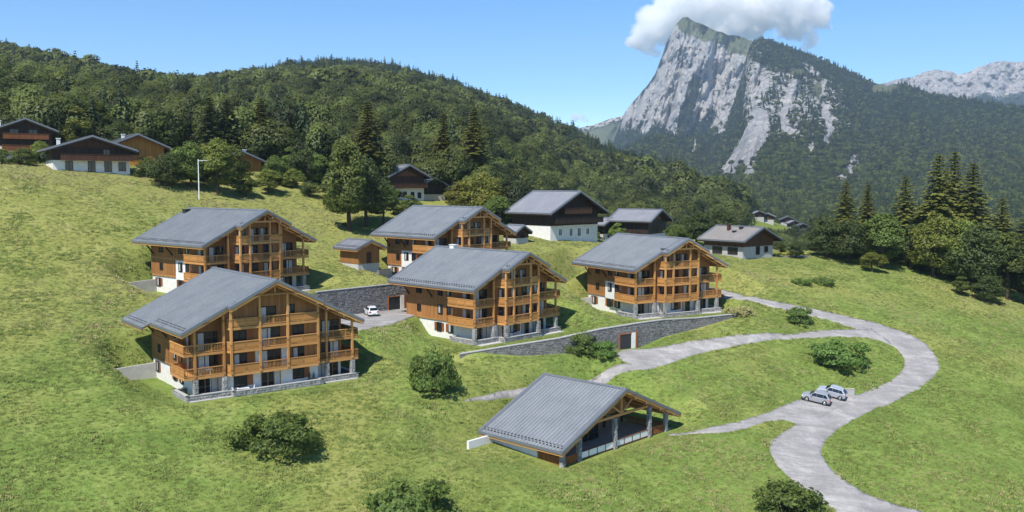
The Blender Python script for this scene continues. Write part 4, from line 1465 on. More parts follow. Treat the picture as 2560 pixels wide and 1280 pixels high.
def chalet(key, cfg, label):
    st = SITES[key]; W, L = st['W'], st['L']
    root = empty('chalet', st['o'], st['a'])
    tag(root, label, 'chalet', 'new timber chalets')
    r_ = random.Random(ord(key))
    uL, uR, vF, vB = 2.2, W - 2.2, 2.5, L - 2.2
    c0, c1 = cfg['center']; posts = cfg['posts']; fwd = cfg['fwd']
    ur = cfg.get('ridge', W / 2); sl = cfg['slope']
    rf = Roof(ur, 8.15 + sl * ur, sl)
    F1, F2, F3 = 2.72, 5.50, 8.28
    # --- walls
    m = MB(); m.box(uL, uR, vF, vB, -3.2, F1 - .02)
    m.build('ground_wall', MATS['render_white'], root)
    m = MB(); m.box(c0 - .5, c1 + .5, 1.3, vF + .02, -1.0, F1 - .03)
    m.build('bay_ground_wall', MATS['render_white'], root)
    def gable_ring(a, b, z0, v, t=-.31):
        pts = [(a, v, z0), (b, v, z0), (b, v, rf.z(b) + t)]
        if a < ur < b: pts.append((ur, v, rf.z(ur) + t))
        return pts + [(a, v, rf.z(a) + t)]
    m = MB(); m.prism(gable_ring(uL - .1, uR + .1, F1, vF - .1), gable_ring(uL - .1, uR + .1, F1, vB + .1))
    m.build('upper_wall', MATS['larch_wall'], root)
    m = MB(); m.prism(gable_ring(c0 - .55, c1 + .55, F1 - .01, 1.2), gable_ring(c0 - .55, c1 + .55, F1 - .01, vF))
    m.build('bay_wall', MATS['larch_wall'], root)
    # floor bands and corner boards
    m = MB()
    for z in (F1, F2):
        m.box(uL - .17, uL - .1, vF + .2, vB, z - .13, z + .13)
    for v in (vF - .05, vF + 4.4, (vF + vB) / 2 + 1.2, vB - .12):
        m.box(uL - .16, uL - .1, v, v + .16, F1 + .13, rf.z(uL) - .5)
    m.build('trim_board', MATS['larch'], root)
    # --- roof
    b0, b1 = cfg['brk']; ex = cfg.get('ext')
    pcs = [(0.0, ur, 0.0, ex or L, 'f' if ex else 'fb', True), (W, ur, 0.0, L, 'fb', True)]
    if ex: pcs.append((-1.0, ur, ex + .003, L, 'b', True))
    pcs += [(b0, ur, -fwd, -.003, 'f', True), (b1, ur, -fwd, -.003, 'f', True)]
    ribbed_roof(root, rf, pcs, rib=cfg.get('rib', .46))
    # purlins and truss
    for u in [1.1, uL + .5, (uL + c0) / 2 + .6, c0 + .3, (c0 + ur) / 2 + .3, ur, (c1 + ur) / 2 - .3, c1 - .3, (uR + c1) / 2 - .6, uR - .5, W - 1.1]:
        m = MB(); vf = (-fwd + .25) if b0 + .2 < u < b1 - .2 else .3
        z = rf.z(u) - .31 - .02 - (sl * .13 if u != ur else .05)
        m.box(u - .12, u + .12, vf, vF, z - .28, z); q = m.build('purlin', MATS['larch_beam'], root)
        e = MB(); e.box(u - .135, u + .135, vf - .04, vf - .003, z - .29, z + .01); e.build('end_cap', MATS['white_paint'], q)
    # rafters under the flying gable
    vt = -fwd + .75
    zc = rf.z(ur) - 1.75; hw = (rf.z(ur) - .62 - zc) / sl
    m = MB(); m.beam((ur - hw - .3, vt, zc), (ur + hw + .3, vt, zc), .2, .26); m.build('collar_beam', MATS['larch_beam'], root)
    m = MB(); m.box(ur - .11, ur + .11, vt - .1, vt + .1, zc + .13, rf.z(ur) - .6); m.build('king_post', MATS['larch_beam'], root)
    for s, ub in ((-1, b0), (1, b1)):
        m = MB(); m.beam((ur + s * .1, vt, rf.z(ur) - .78), (ub - s * .2, vt, rf.z(ub) - .70), .18, .22); m.build('rafter', MATS['larch_beam'], root)
    for s in (-1, 1):
        ua, ub = (b0 - .1, .9) if s < 0 else (b1 + .1, W - .9)
        m = MB(); m.beam((ua, .75, rf.z(ua) - .78), (ub, .75, rf.z(ub) - .74), .16, .2); m.build('rafter', MATS['larch_beam'], root)
    for v in (L - 2.9, L * .58):
        m = MB(); m.beam((uL - .1, v, 6.0), (.5, v, rf.z(.5) - .35), .14, .18); m.beam((uL - .1, v, rf.z(.5) - .42), (.4, v, rf.z(.5) - .42), .14, .16)
        m.build('eave_bracket', MATS['dark_wood'], root)
    # --- balconies
    l0, l1 = cfg['left']; q0, q1 = cfg['right']; wv = cfg.get('wrap', 6.4); vb = .8; vc = -fwd + .95
    def side_rects(a, b, wall, left):
        return [(a, b, vb, vF - .1), ((a, wall - .1, vF - .1, wv) if left else (wall + .1, b, vF - .1, wv))]
    for z in (F1, F2):
        balcony(root, side_rects(l0, l1, uL, True), [(uL - .1, wv), (l0, wv), (l0, vb), (l1, vb), (l1, vF - .1)], z, ['s', 's', 'b', 's'])
        balcony(root, side_rects(q0, q1, uR, False), [(q0, vF - .1), (q0, vb), (q1, vb), (q1, wv), (uR + .1, wv)], z, ['s', 'b', 's', 's'])
    cpath = [(posts[0] - .35, 1.2)] + [(p, vc) for p in posts] + [(posts[-1] + .35, 1.2)]
    for z in (F1, F2, F3):
        balcony(root, [(posts[0], posts[-1], vc, 1.2)], cpath, z, ['s'] + cfg['cstyle'] + ['s'])
    # --- posts above, stone columns below
    def post(u, v, z0, z1):
        m = MB(); m.box(u - .13, u + .13, v - .13, v + .13, z0, z1); m.build('post', MATS['larch_beam'], root)
    for p in posts: post(p, vc, F1, rf.z(p) - .60)
    for p in cfg['lposts'] + cfg['rposts']: post(p, vb, F1, rf.z(p) - .60)
    cols = [(p, vb) for p in cfg['lposts'] + cfg['rposts']] + [(p, vc) for p in cfg['ccols']]
    for i, (u, v) in enumerate(cols):
        m = MB(); m.box(u - .25, u + .25, v - .25, v + .25, -.6, F1 - .28)
        c = m.build('column', MATS['mortar'], root)
        s = MB()
        for (a, b, n) in (((u - .25, v - .25), (u + .25, v - .25), (0, -1)), ((u - .25, v + .25), (u - .25, v - .25), (-1, 0)), ((u + .25, v - .25), (u + .25, v + .25), (1, 0))):
            stones(s, a, b, lambda t: 0.0, lambda t: F1 - .3, n, r_, (.2, .34), (.3, .55))
        s.build('stone_facing', MATS['stone_pale'], c)['kind'] = 'stuff'
    # --- terrace
    tz = .62
    stone_wall(root, [(uL, wv - .3), (l0 + .1, wv - .3), (l0 + .1, vb - .35), (l1 + .5, vb - .35), (l1 + .5, vc - .35), (posts[-1] + .5, vc - .35), (posts[-1] + .5, vb - .35), (q1 - .1, vb - .35), (q1 - .1, wv - .3)], -.6, tz, .3, ord(key) + 3)
    m = MB(); m.box(l0 + .35, q1 - .35, vc, vF, -.5, .06); m.build('terrace', MATS['concrete'], root)
    # --- openings
    F = [0.06, F1, F2, F3]
    for li, z in enumerate(F[:3]):
        fr = 'brown_wood' if li else 'larch'
        window(root, ((l0 + l1) / 2 + .9, vF - .1 if li else vF, z + .05), FRONT, 2.3, 2.15, 3, '', fr, (-.4, .55, .3)[li])
        window(root, ((q0 + q1) / 2 - (.5 if li else .6), vF - .1 if li else vF, z + .05), FRONT, 2.3, 2.15, 3, '', fr, (.3, -.5, .45)[li])
        for i, (u, w, kind) in enumerate(cfg['cwin']):
            v = 1.2 if li else 1.3
            if kind == 'd': window(root, (u, v, z + .05), FRONT, w, 2.15, 2 if w < 2 else 3, 'l' if li and i == 0 and w < 2 else '', 'brown_wood' if li else 'larch', (.5, -.3, .35)[(i + li) % 3])
            else: window(root, (u, v, z + .85), FRONT, w, 1.3, 2, ('r' if li == 0 else ('r' if i == 0 else 'l')) if cfg['shut'] else '', 'dark_wood', .4 if (i + li) % 2 else 0)
    for (u, w) in cfg['attic']:
        window(root, (u, 1.2, F3 + .05), FRONT, w, 2.0, 2, '', 'dark_wood', .45)
    vs = [wv + 1.2, wv + 3.2, vB - 3.0]
    for i, v in enumerate(vs):
        window(root, (uL - .1, v, F2 + 1.0), LEFT, .95 if i < 2 else 1.15, 1.25, 2, '', 'dark_wood', .5 if i == 0 else 0)
        if not (cfg.get('white_patch') and i < 2):
            window(root, (uL - .1, v, F1 + 1.0), LEFT, .95 if i < 2 else .8, 1.25 if i < 2 else .9, 2, '', 'dark_wood', .5 if i == 1 else 0)
    for i, v in enumerate([wv + 1.0, wv + 3.6, vB - 1.9]):
        window(root, (uL, v, 1.0), LEFT, 1.0, 1.2, 2, 'lr' if i else 'l', 'dark_wood', .5 if i != 1 else 0)
    for z in (F1, F2):   # corner glazing on the wrapped balconies
        window(root, (uL - .1, vF + 1.3, z + .05), LEFT, 1.7, 2.1, 2, '', 'larch', .4)
        window(root, (uR + .1, vF + 1.3, z + .05), RIGHT, 1.7, 2.1, 2, '', 'larch', 0)
    window(root, (uR + .1, vB - 4, F2 + .9), RIGHT, 1.0, 1.2, 2, '', 'dark_wood')
    window(root, (ur, vB + .1, F2 + .9), BACK, 1.2, 1.2, 2, '', 'dark_wood')
    if cfg.get('white_patch'):
        m = MB(); m.box(uL - .18, uL - .11, wv + .1, wv + 4.6, F1 - .3, F2 - .15); m.build('white_panel', MATS['render_white'], root)
        for i, v in enumerate((wv + 1.2, wv + 3.2)):
            window(root, (uL - .18, v, F1 + 1.0), LEFT, .95, 1.25, 2, 'r' if i == 0 else '', 'dark_wood', .5 * i)
        m = MB(); m.box(uL - 1.35, uL - .18, wv + .1, wv + 2.6, F1 - .15, F1); m.box(uL - 1.35, uL - 1.27, wv + .1, wv + 2.6, F1, F1 + .95)
        m.build('white_balcony', MATS['render_white'], root)
    if cfg.get('white_bay'):
        m = MB()
        for a, b in cfg['white_bay']: m.box(a, b, 1.12, 1.19, F1 + .02, F2 - .2)
        m.build('white_panel', MATS['render_white'], root)
    # low return wall of the garden cut
    gw = cfg.get('garden', (vB - 1.2, -4.2, 1.7))
    m = MB(); m.hexa([(gw[1], gw[0], -3.0), (uL, gw[0], -3.0), (uL, gw[0] + .3, -3.0), (gw[1], gw[0] + .3, -3.0), (gw[1], gw[0], gw[2]), (uL, gw[0], gw[2] + .3), (uL, gw[0] + .3, gw[2] + .3), (gw[1], gw[0] + .3, gw[2])])
    m.build('garden_wall', MATS['concrete'], root)
    # roof vent / chimney
    for (u, v, s, hh, mt) in cfg.get('vents', []):
        m = MB(); z = rf.z(u); m.box(u - s, u + s, v - s, v + s, z - .3, z + hh); m.box(u - s - .1, u + s + .1, v - s - .1, v + s + .1, z + hh, z + hh + .1)
        m.build('chimney', MATS[mt], root)
    return root


T1 = dict(center=(5.9, 13.2), posts=[6.0, 7.7, 11.3, 13.1], fwd=1.5, slope=.487, brk=(5.7, 14.7), left=(.7, 4.9), right=(14.3, 19.6), cstyle=['s', 'b', 's'], lposts=[.85, 4.75], rposts=[14.4, 18.6], ccols=[6.0, 13.1],
          cwin=[(7.0, 1.5, 'd'), (9.5, 1.3, 'w'), (12.1, 1.5, 'd')], shut=True, attic=[(7.4, 1.2), (9.6, 1.5), (11.4, 1.2)])
T2 = dict(center=(5.9, 17.2), posts=[5.9, 9.5, 13.1, 17.2], fwd=.9, slope=.495, ridge=11.4, brk=(5.6, 17.6), left=(.5, 5.4), right=(17.9, 23.2), cstyle=['s', 'b', 's'], lposts=[1.75, 5.25], rposts=[18.7, 22.4], ccols=[],
          cwin=[(7.4, 1.5, 'w'), (11.3, 2.4, 'd'), (15.0, 1.4, 'w')], shut=True, attic=[(10.9, 2.2), (14.0, 1.0)], ext=11.5, white_bay=[(9.3, 10.0), (12.7, 13.5)], wrap=5.8, rib=.40)
chalet('A', T2, 'widest orange timber chalet with a full width top balcony, nearest on the left slope')
chalet('B', dict(T1, vents=[(10.2, 15.5, .45, .35, 'white_paint')]), 'orange timber chalet in the centre, just right of the white car')
chalet('D', dict(T1, white_patch=True, vents=[(6.4, .6, .3, .2, 'zinc_flashing')]), 'orange timber chalet above the long stone wall and its garage, beside the road')
chalet('E', dict(T1, white_patch=True, vents=[(8.9, 19.2, .45, .45, 'dark_metal')]), 'orange timber chalet high on the left, partly hidden by the widest chalet')
chalet('C', dict(T1, white_patch=True, rib=.5), 'orange timber chalet highest up the slope, right of the small hut')


# ------------------------------------------------------------------ open pavilion
def pavilion():
    st = SITES['F']; W, L = st['W'], st['L']
    root = empty('pavilion', st['o'], st['a'])
    tag(root, 'low open timber pavilion with ribbed grey roof and stone posts on the front meadow', 'pavilion')
    r_ = random.Random(99)
    rf = Roof(W / 2, 2.05 + .43 * W / 2, .43)
    ribbed_roof(root, rf, [(0, W / 2, 0, L, 'fb', True), (W, W / 2, 0, L, 'fb', True)], rib=.52)
    m = MB(); m.box(.9, W - .9, .9, L - .8, -1.5, .05); m.build('floor_slab', MATS['render_grey'], root)
    # back and side walls
    def ring(v, t=-.31):
        return [(1.2, v, .05), (13.5, v, .05), (13.5, v, rf.z(13.5) + t), (W / 2, v, rf.z(W / 2) + t), (1.2, v, rf.z(1.2) + t)]
    m = MB(); m.prism(ring(L - 1.4), ring(L - 1.15)); m.build('back_wall', MATS['larch_wall'], root)
    m = MB(); m.box(1.0, 1.22, 4.6, L - 1.15, -1.6, 1.15); m.build('side_plinth', MATS['render_white'], root)
    m = MB(); m.box(.94, 1.18, 4.6, L - 1.15, 1.16, rf.z(1.2) - .32); m.build('side_wall', MATS['larch_wall'], root)
    # inner timber partition with glazing
    m = MB(); m.prism([(6.5, 5.2, .05), (13.4, 5.2, .05), (13.4, 5.2, rf.z(13.4) - .32), (12, 5.2, rf.z(12) - .32), (6.5, 5.2, rf.z(6.5) - .32)],
                      [(6.5, 5.4, .05), (13.4, 5.4, .05), (13.4, 5.4, rf.z(13.4) - .32), (12, 5.4, rf.z(12) - .32), (6.5, 5.4, rf.z(6.5) - .32)])
    m.build('inner_wall', MATS['larch_wall'], root)
    for u in (7.8, 10.0, 12.2): window(root, (u, 5.2, .1), FRONT, 1.8, 2.3, 2, '', 'brown_wood')
    # posts
    us = [.95, 3.9, 10.7, 17.9, 21.6]
    for u in us:
        top = (3.84 if 6 < u < 17 else rf.z(u) - .34)
        m = MB(); m.box(u - .24, u + .24, .55, 1.03, -1.0, top)
        c = m.build('column', MATS['mortar'], root)
        s = MB()
        for (a, b, n) in (((u - .24, .55), (u + .24, .55), (0, -1)), ((u - .24, 1.03), (u - .24, .55), (-1, 0)), ((u + .24, .55), (u + .24, 1.03), (1, 0))):
            stones(s, a, b, lambda t: -.2, lambda t: top, n, r_, (.2, .36), (.3, .5))
        s.build('stone_facing', MATS['stone_pale'], c)['kind'] = 'stuff'
    for u, v in ((3.0, 7.4), (13.4, 7.4), (17.5, 7.4), (17.5, 11.6), (21.4, 7.4), (21.4, 11.6)):
        m = MB(); m.box(u - .14, u + .14, v, v + .3, .05, rf.z(u) - .32); m.build('post', MATS['brown_wood'], root)
    # gable truss
    vt = .8; zt = 4.0
    m = MB(); hw = (rf.z(W / 2) - .6 - zt) / .43; m.beam((12 - hw - .2, vt, zt), (12 + hw + .2, vt, zt), .22, .30); m.build('tie_beam', MATS['larch_beam'], root)
    m = MB(); m.box(11.88, 12.12, vt - .1, vt + .1, zt + .15, rf.z(12) - .4); m.build('king_post', MATS['larch_beam'], root)
    for s in (-1, 1):
        m = MB(); m.beam((12 + s * .15, vt, zt + .2), (12 + s * 2.4, vt, rf.z(14.4) - .5), .16, .2); m.build('strut', MATS['larch_beam'], root)
        m = MB(); m.beam((12 + s * .1, vt, rf.z(12) - .62), (12 + s * 10.8, vt, rf.z(22.8) - .58), .2, .3); m.build('rafter', MATS['larch_beam'], root)
    for u in (1.4, 4.4, 7.5, 9.8, 12, 14.2, 16.5, 19.6, 22.6):
        m = MB(); z = rf.z(u) - .33 - (.06 if u != 12 else .04); m.box(u - .12, u + .12, .22, L - .4, z - .28, z); q = m.build('purlin', MATS['larch_beam'], root)
        e = MB(); e.box(u - .13, u + .13, .18, .217, z - .29, z + .01); e.build('end_cap', MATS['white_paint'], q)
    # gable infill high under the roof
    m = MB(); m.prism([(12 - 2.9, 1.4, zt + .2), (12 + 2.9, 1.4, zt + .2), (12, 1.4, rf.z(12) - .4)], [(12 - 2.9, 1.5, zt + .2), (12 + 2.9, 1.5, zt + .2), (12, 1.5, rf.z(12) - .4)])
    m.build('gable_infill', MATS['larch_wall'], root)
    # railings
    def rail(a, b, kind, n):
        a, b = Vector(a), Vector(b); d = (b - a); Ls = d.length; d.normalize()
        P = lambda s, z: (a.x + d.x * s, a.y + d.y * s, z)
        rm = MB(); rm.beam(P(0, 1.0), P(Ls, 1.0), .12, .09); rm.beam(P(0, .16), P(Ls, .16), .08, .1)
        for i in range(1, n): rm.beam(P(Ls * i / n, -.2), P(Ls * i / n, 1.0), .1, .1, (d.x, d.y, 0))
        o = rm.build('railing', MATS['red_wood' if kind == 'w' else 'shutter_wood'], root)
        bal = MB()
        for i in range(n):
            s0, s1 = Ls * i / n + .07, Ls * (i + 1) / n - .07
            if kind == 'w':
                p = MB(); p.beam(P(s0, .58), P(s1, .58), .04, .70); p.build('panel', MATS['white_paint'], o)
            else:
                k = int((s1 - s0) / .2)
                for q in range(k): bal.beam(P(s0 + (s1 - s0) * (q + .5) / k, .2), P(s0 + (s1 - s0) * (q + .5) / k, .98), .04, .11, (d.x, d.y, 0))
        if bal.v: bal.build('balusters', MATS['shutter_wood'], o)['kind'] = 'stuff'
    rail((1.2, .79), (3.66, .79), 'b', 2)
    rail((4.15, .79), (10.45, .79), 'w', 4); rail((10.95, .79), (17.65, .79), 'w', 4)
    rail((18.15, .79), (21.35, .79), 'b', 2)
    rail((.95, 4.55), (.95, 1.05), 'b', 2); rail((21.6, 1.05), (21.6, 7.2), 'b', 3); rail((13.6, 11.75), (21.2, 11.75), 'b', 5)
    m = MB(); m.box(-3.3, 1.0, L - 1.75, L - 1.4, -2.0, 1.75); m.build('garden_wall', MATS['render_white'], root)
    return root


pavilion()


# ------------------------------------------------------------------ small hut
def hut():
    o = pix(892, 622, 157); W, L = 6.4, 7.2
    root = empty('hut', (o.x, o.y, o.z - 3.1), R(45))
    tag(root, 'small brown timber hut with a grey roof between two chalets', 'hut')
    rf = Roof(W / 2, 3.1 + .42 * W / 2, .42)
    ribbed_roof(root, rf, [(0, W / 2, 0, L, 'fb', True), (W, W / 2, 0, L, 'fb', True)], 'roof_slate', 'larch_beam', .5)
    m = MB(); m.box(1.0, W - 1.0, 1.0, L - .9, -2.2, .35); m.build('plinth', MATS['concrete'], root)
    def ring(v): return [(.94, v, .35), (W - .94, v, .35), (W - .94, v, rf.z(W - .94) - .31), (W / 2, v, rf.z(W / 2) - .31), (.94, v, rf.z(.94) - .31)]
    m = MB(); m.prism(ring(.94), ring(L - .84)); m.build('wall', MATS['larch_wall'], root)
    for u in (1.2, W / 2, W - 1.2):
        m = MB(); z = rf.z(u) - .33 - .06; m.box(u - .1, u + .1, .2, .94, z - .22, z); m.build('purlin', MATS['larch_beam'], root)
    m = MB(); m.box(W / 2 - .5, W / 2 + .5, .88, .935, .36, 2.3); m.build('door', MATS['brown_wood'], root)


hut()


# ------------------------------------------------------------------ retaining walls
def retaining(name, label, pts, seed, doors, thick=1.05):
    root = empty(name, pts[0][1]); ox = pts[0][1]
    tag(root, label, 'wall')
    r_ = random.Random(seed)
    core = MB(); stn = MB(); cap = MB()
    for (a, b), (c, d) in zip(pts[:-1], pts[1:]):
        a, b, c, d = a - ox, b - ox, c - ox, d - ox
        dr = Vector((c.x - a.x, c.y - a.y, 0)).normalized(); n = Vector((dr.y, -dr.x, 0)); i = -n * thick
        zb0, zb1 = b.z - 1.0, d.z - 1.0
        core.hexa([(a.x, a.y, zb0), (c.x, c.y, zb1), (c.x + i.x, c.y + i.y, zb1), (a.x + i.x, a.y + i.y, zb0), (a.x, a.y, a.z), (c.x, c.y, c.z), (c.x + i.x, c.y + i.y, c.z - .45), (a.x + i.x, a.y + i.y, a.z - .45)])
        stones(stn, (a.x, a.y), (c.x, c.y), lambda t: (b.z + (d.z - b.z) * t) - .5, lambda t: a.z + (c.z - a.z) * t, (n.x, n.y), r_, (.18, .34), (.28, .62))
        o = n * .1; w = -n * .42
        cap.hexa([(a.x + o.x, a.y + o.y, a.z), (c.x + o.x, c.y + o.y, c.z), (c.x + w.x, c.y + w.y, c.z), (a.x + w.x, a.y + w.y, a.z),
                  (a.x + o.x, a.y + o.y, a.z + .12), (c.x + o.x, c.y + o.y, c.z + .12), (c.x + w.x, c.y + w.y, c.z + .12), (a.x + w.x, a.y + w.y, a.z + .12)])
    k = core.build('wall_core', MATS['mortar'], root)
    stn.build('stone_facing', MATS['stone'], root)['kind'] = 'stuff'
    cap.build('coping', MATS['coping'], root)
    for (seg, t, w, h, z_off, jamb) in doors:
        (a, b), (c, d) = pts[seg], pts[seg + 1]
        p = b.lerp(d, t) - ox; dr = Vector((c.x - a.x, c.y - a.y, 0)).normalized(); ang = math.atan2(dr.y, dr.x)
        g = MB(); g.box(-w / 2, w / 2, -.10, .1, 0, h)
        for q in range(5): g.box(-w / 2 + .04, w / 2 - .04, -.125, -.10, h * q / 5 + .03, h * (q + 1) / 5 - .03)
        do = g.build('garage_door', MATS['dark_metal'], root); do.location = (p.x, p.y, p.z + z_off); do.rotation_euler = (0, 0, ang)
        f = MB(); f.box(-w / 2 - .14, -w / 2, -.22, .1, 0, h + .12); f.box(-w / 2, w / 2, -.2, .1, h, h + .12)
        fo = f.build('door_frame', MATS['shutter_wood'], do)
        f = MB(); f.box(w / 2, w / 2 + .75, -.2, .1, 0, h + .1); f.build('jamb', MATS['render_white'], do)
        if jamb:
            f = MB(); f.box(w / 2 + .75, w / 2 + 1.1, -.24, .1, 0, h + .3); f.build('door_post', MATS['shutter_wood'], do)
    return root


retaining('retaining_wall', 'long low grey stone retaining wall with a garage, running along the driveway', LOWER_WALL[1:], 5, [(3, .62, 2.2, 2.25, 0.02, True)])
retaining('retaining_wall', 'tall grey stone retaining wall with a garage door behind the white car', UPPER_WALL, 6, [(1, .28, 2.3, 2.1, 0.02, True)])
a, b = hit(2043, 984), hit(2136, 990)
wl = empty('kerb_wall', a); tag(wl, 'short low concrete wall behind the two silver cars', 'wall')
d = (b - a); ang = math.atan2(d.y, d.x); Lw = d.to_2d().length
m = MB(); m.box(0, Lw, 0, .3, -.6, .95 + min(0, d.z)); q = m.build('wall_core', MATS['render_grey'], wl); q.rotation_euler = (0, 0, ang)
m = MB(); m.box(-.05, Lw + .05, -.05, .35, .953 + min(0, d.z), 1.03 + min(0, d.z)); q = m.build('coping', MATS['tan_tarp'], wl); q.rotation_euler = (0, 0, ang)

# ------------------------------------------------------------------ old chalets round the meadow
def old_house(name, label, o, a, W, L, he, sl, base_h, wall, base='render_white', roof='roof_slate', wins=(), balc=None, chimneys=(), ov=(1.2, 1.4), trim='dark_wood', group='old chalets', deep=3.0, lit_gable=None, rib=.7, side=True):
    root = empty(name, (o.x, o.y, o.z - he), a)
    tag(root, label, 'house' if name == 'village_house' else 'chalet', group)
    rf = Roof(W / 2, he + sl * W / 2, sl)
    ribbed_roof(root, rf, [(0, W / 2, 0, L, 'fb', True), (W, W / 2, 0, L, 'fb', True)], roof, trim, rib, guard=False)
    ou, ov_ = ov
    if base_h > 0:
        m = MB(); m.box(ou + .05, W - ou - .05, ov_ + .05, L - ov_ * .7, -deep, base_h); m.build('ground_wall', MATS[base], root)
    def ring(v): return [(ou, v, base_h), (W - ou, v, base_h), (W - ou, v, rf.z(W - ou) - .31), (W / 2, v, rf.z(W / 2) - .31), (ou, v, rf.z(ou) - .31)]
    m = MB(); m.prism(ring(ov_), ring(L - ov_ * .7 + .05)); m.build('upper_wall', MATS[wall], root)
    if lit_gable:  # sunlit triangle of the gable, put in as a separate wood tone
        z0 = rf.z(W / 2) - lit_gable[1]
        m = MB(); m.prism([(W / 2 - lit_gable[0], ov_ - .06, z0), (W / 2 + lit_gable[0], ov_ - .06, z0), (W / 2, ov_ - .06, z0 + lit_gable[0] * sl)], [(W / 2 - lit_gable[0], ov_ - .003, z0), (W / 2 + lit_gable[0], ov_ - .003, z0), (W / 2, ov_ - .003, z0 + lit_gable[0] * sl)])
        m.build('gable_lit_patch', MATS[lit_gable[2]], root)
    for (f, s, z, w, h, sh) in wins:
        if f == 'f': window(root, (s, ov_ + (.05 if z < base_h else 0), z), FRONT, w, h, 2, sh, 'white_paint' if sh == 'W' else 'brown_wood', 0)
        elif f == 'l': window(root, (ou + (.05 if z < base_h else 0), s, z), LEFT, w, h, 2, sh, 'brown_wood', 0)
    if balc:
        for (z, u0, u1, mt) in balc:
            m = MB(); m.box(u0, u1, .25, ov_, z - .16, z); b = m.build('balcony', MATS[mt], root)
            m = MB(); m.box(u0, u1, .2, .28, z - .2, z + .95); m.box(u0, u0 + .08, .28, ov_, z, z + .95); m.box(u1 - .08, u1, .28, ov_, z, z + .95); m.build('parapet', MATS[mt], b)
            m = MB(); m.box(u0 - .05, u1 + .05, .12, .34, z + .953, z + 1.04); m.build('handrail', MATS[mt], b)
    for u in (.7, W / 2, W - .7):
        m = MB(); z = rf.z(u) - .33 - .1; m.box(u - .12, u + .12, .15, ov_, z - .26, z); m.build('purlin', MATS[trim], root)
    for (u, v, hh, mt) in chimneys:
        m = MB(); z = rf.z(u); m.box(u - .3, u + .3, v - .3, v + .3, z - .4, z + hh); m.box(u - .42, u + .42, v - .42, v + .42, z + hh, z + hh + .12); m.build('chimney', MATS[mt], root)
    return root


old_house('old_chalet', 'dark brown old chalet with a white ground floor at the top left of the meadow', pix(114, 372, 175), R(34), 16.6, 12.0, 4.5, .33, 2.45, 'dark_wood', wins=[('f', 4.2, .35, 1.2, 1.9, ''), ('f', 8.2, .35, 1.2, 1.9, ''), ('f', 11.2, .35, 1.2, 1.9, ''), ('f', 13.8, .5, 1.2, 1.6, ''), ('f', 11.0, 3.5, 1.1, 1.1, '')],
          balc=[(2.6, 2.6, 15.6, 'brown_wood')], chimneys=[(3.2, 7, 1.2, 'white_paint')], lit_gable=(4.6, 2.2, 'brown_wood'), ov=(1.3, 1.6), roof='roof_dark')
old_house('old_chalet', 'dark chalet with two orange balconies at the far left edge', pix(-22, 323, 198), R(36), 13.2, 11, 4.6, .40, 1.2, 'dark_wood', wins=[('f', 4.5, 3.2, 1.6, 1.6, ''), ('f', 8.2, 3.2, 1.6, 1.6, ''), ('f', 5, .4, 1.6, 1.6, ''), ('f', 9, .4, 1.6, 1.6, '')],
          balc=[(2.9, 2.2, 11.2, 'red_wood'), (.4, 2.0, 11.4, 'red_wood')], chimneys=[(2.0, 4, 1.3, 'white_paint'), (11.6, 6, 1.0, 'render_grey')], roof='roof_dark')
old_house('old_chalet', 'ochre timber chalet half hidden behind the dark brown chalet', pix(262, 366, 200), R(36), 14.0, 10, 4.4, .42, .4, 'ochre_wood', wins=[('f', 6.2, 2.8, 2.2, 1.0, ''), ('f', 8.2, .3, 2.2, 1.7, ''), ('f', 11.2, .3, 2.0, 1.7, '')],
          balc=[(.5, 5.2, 13.0, 'ochre_wood')], chimneys=[(5.0, 5, .8, 'white_paint')], roof='roof_dark', trim='brown_wood')
old_house('old_chalet', 'small dark chalet roof with a white chimney behind the ochre chalet', pix(368, 372, 226), R(36), 9.5, 8, 3.0, .4, .5, 'brown_wood', wins=[('f', 6.5, .9, 1.1, 1.2, '')], chimneys=[(2.5, 3.5, 1.2, 'white_paint')], roof='roof_dark')
old_house('old_chalet', 'orange timber chalet half hidden by trees right of the white lamp post', pix(528, 404, 205), R(36), 13.2, 10, 4.6, .42, .9, 'ochre_wood', wins=[('f', 8.6, 3.4, 1.3, 1.4, ''), ('f', 9.5, .9, 1.6, 1.3, '')],
          balc=[(1.2, 7.2, 12.2, 'red_wood')], chimneys=[(9.0, 4, 1.1, 'white_paint')], roof='roof_dark', trim='brown_wood', lit_gable=(2.6, 3.2, 'ochre_wood'))
old_house('old_chalet', 'brown chalet with a white ground floor behind the grove of tall trees', pix(972, 441, 212), R(42), 12.0, 9.5, 6.0, .46, 3.4, 'brown_wood', wins=[('f', 3.4, 1.2, .9, 1.2, ''), ('f', 5.4, 1.2, .9, 1.2, ''), ('f', 7.6, .8, .9, 1.5, ''), ('f', 9.6, 1.0, .9, 1.2, '')],
          balc=[(3.5, 1.3, 11.4, 'brown_wood')], lit_gable=(3.0, 2.6, 'red_wood'), ov=(1.0, 1.3))
old_house('old_chalet', 'small dark chalet annex beside a pale garage wall, behind the trees', pix(1052, 464, 219), R(42), 8.6, 7.5, 4.6, .46, 2.5, 'dark_wood', base='tan_tarp', wins=[('f', 4.3, 2.9, 1.6, .8, '')], ov=(.6, .9), deep=4)
old_house('old_barn', 'large black timber barn with a pale grey roof and white ground floor', pix(1379, 533, 188), R(45), 18.3, 14.0, 5.5, .485, 2.75, 'dark_wood', wins=[('f', 4.6, .7, .8, 1.3, 'W'), ('f', 8.0, .5, .8, 1.5, 'W'), ('f', 10.6, .4, .9, 1.6, 'W'), ('f', 13.4, .7, .8, 1.2, 'W'), ('f', 9.2, 5.6, 1.0, 1.0, '')],
          balc=[(3.4, 1.6, 16.9, 'dark_wood'), (5.4, 4.4, 13.0, 'brown_wood')], ov=(1.5, 1.7), rib=9, roof='roof_slate')
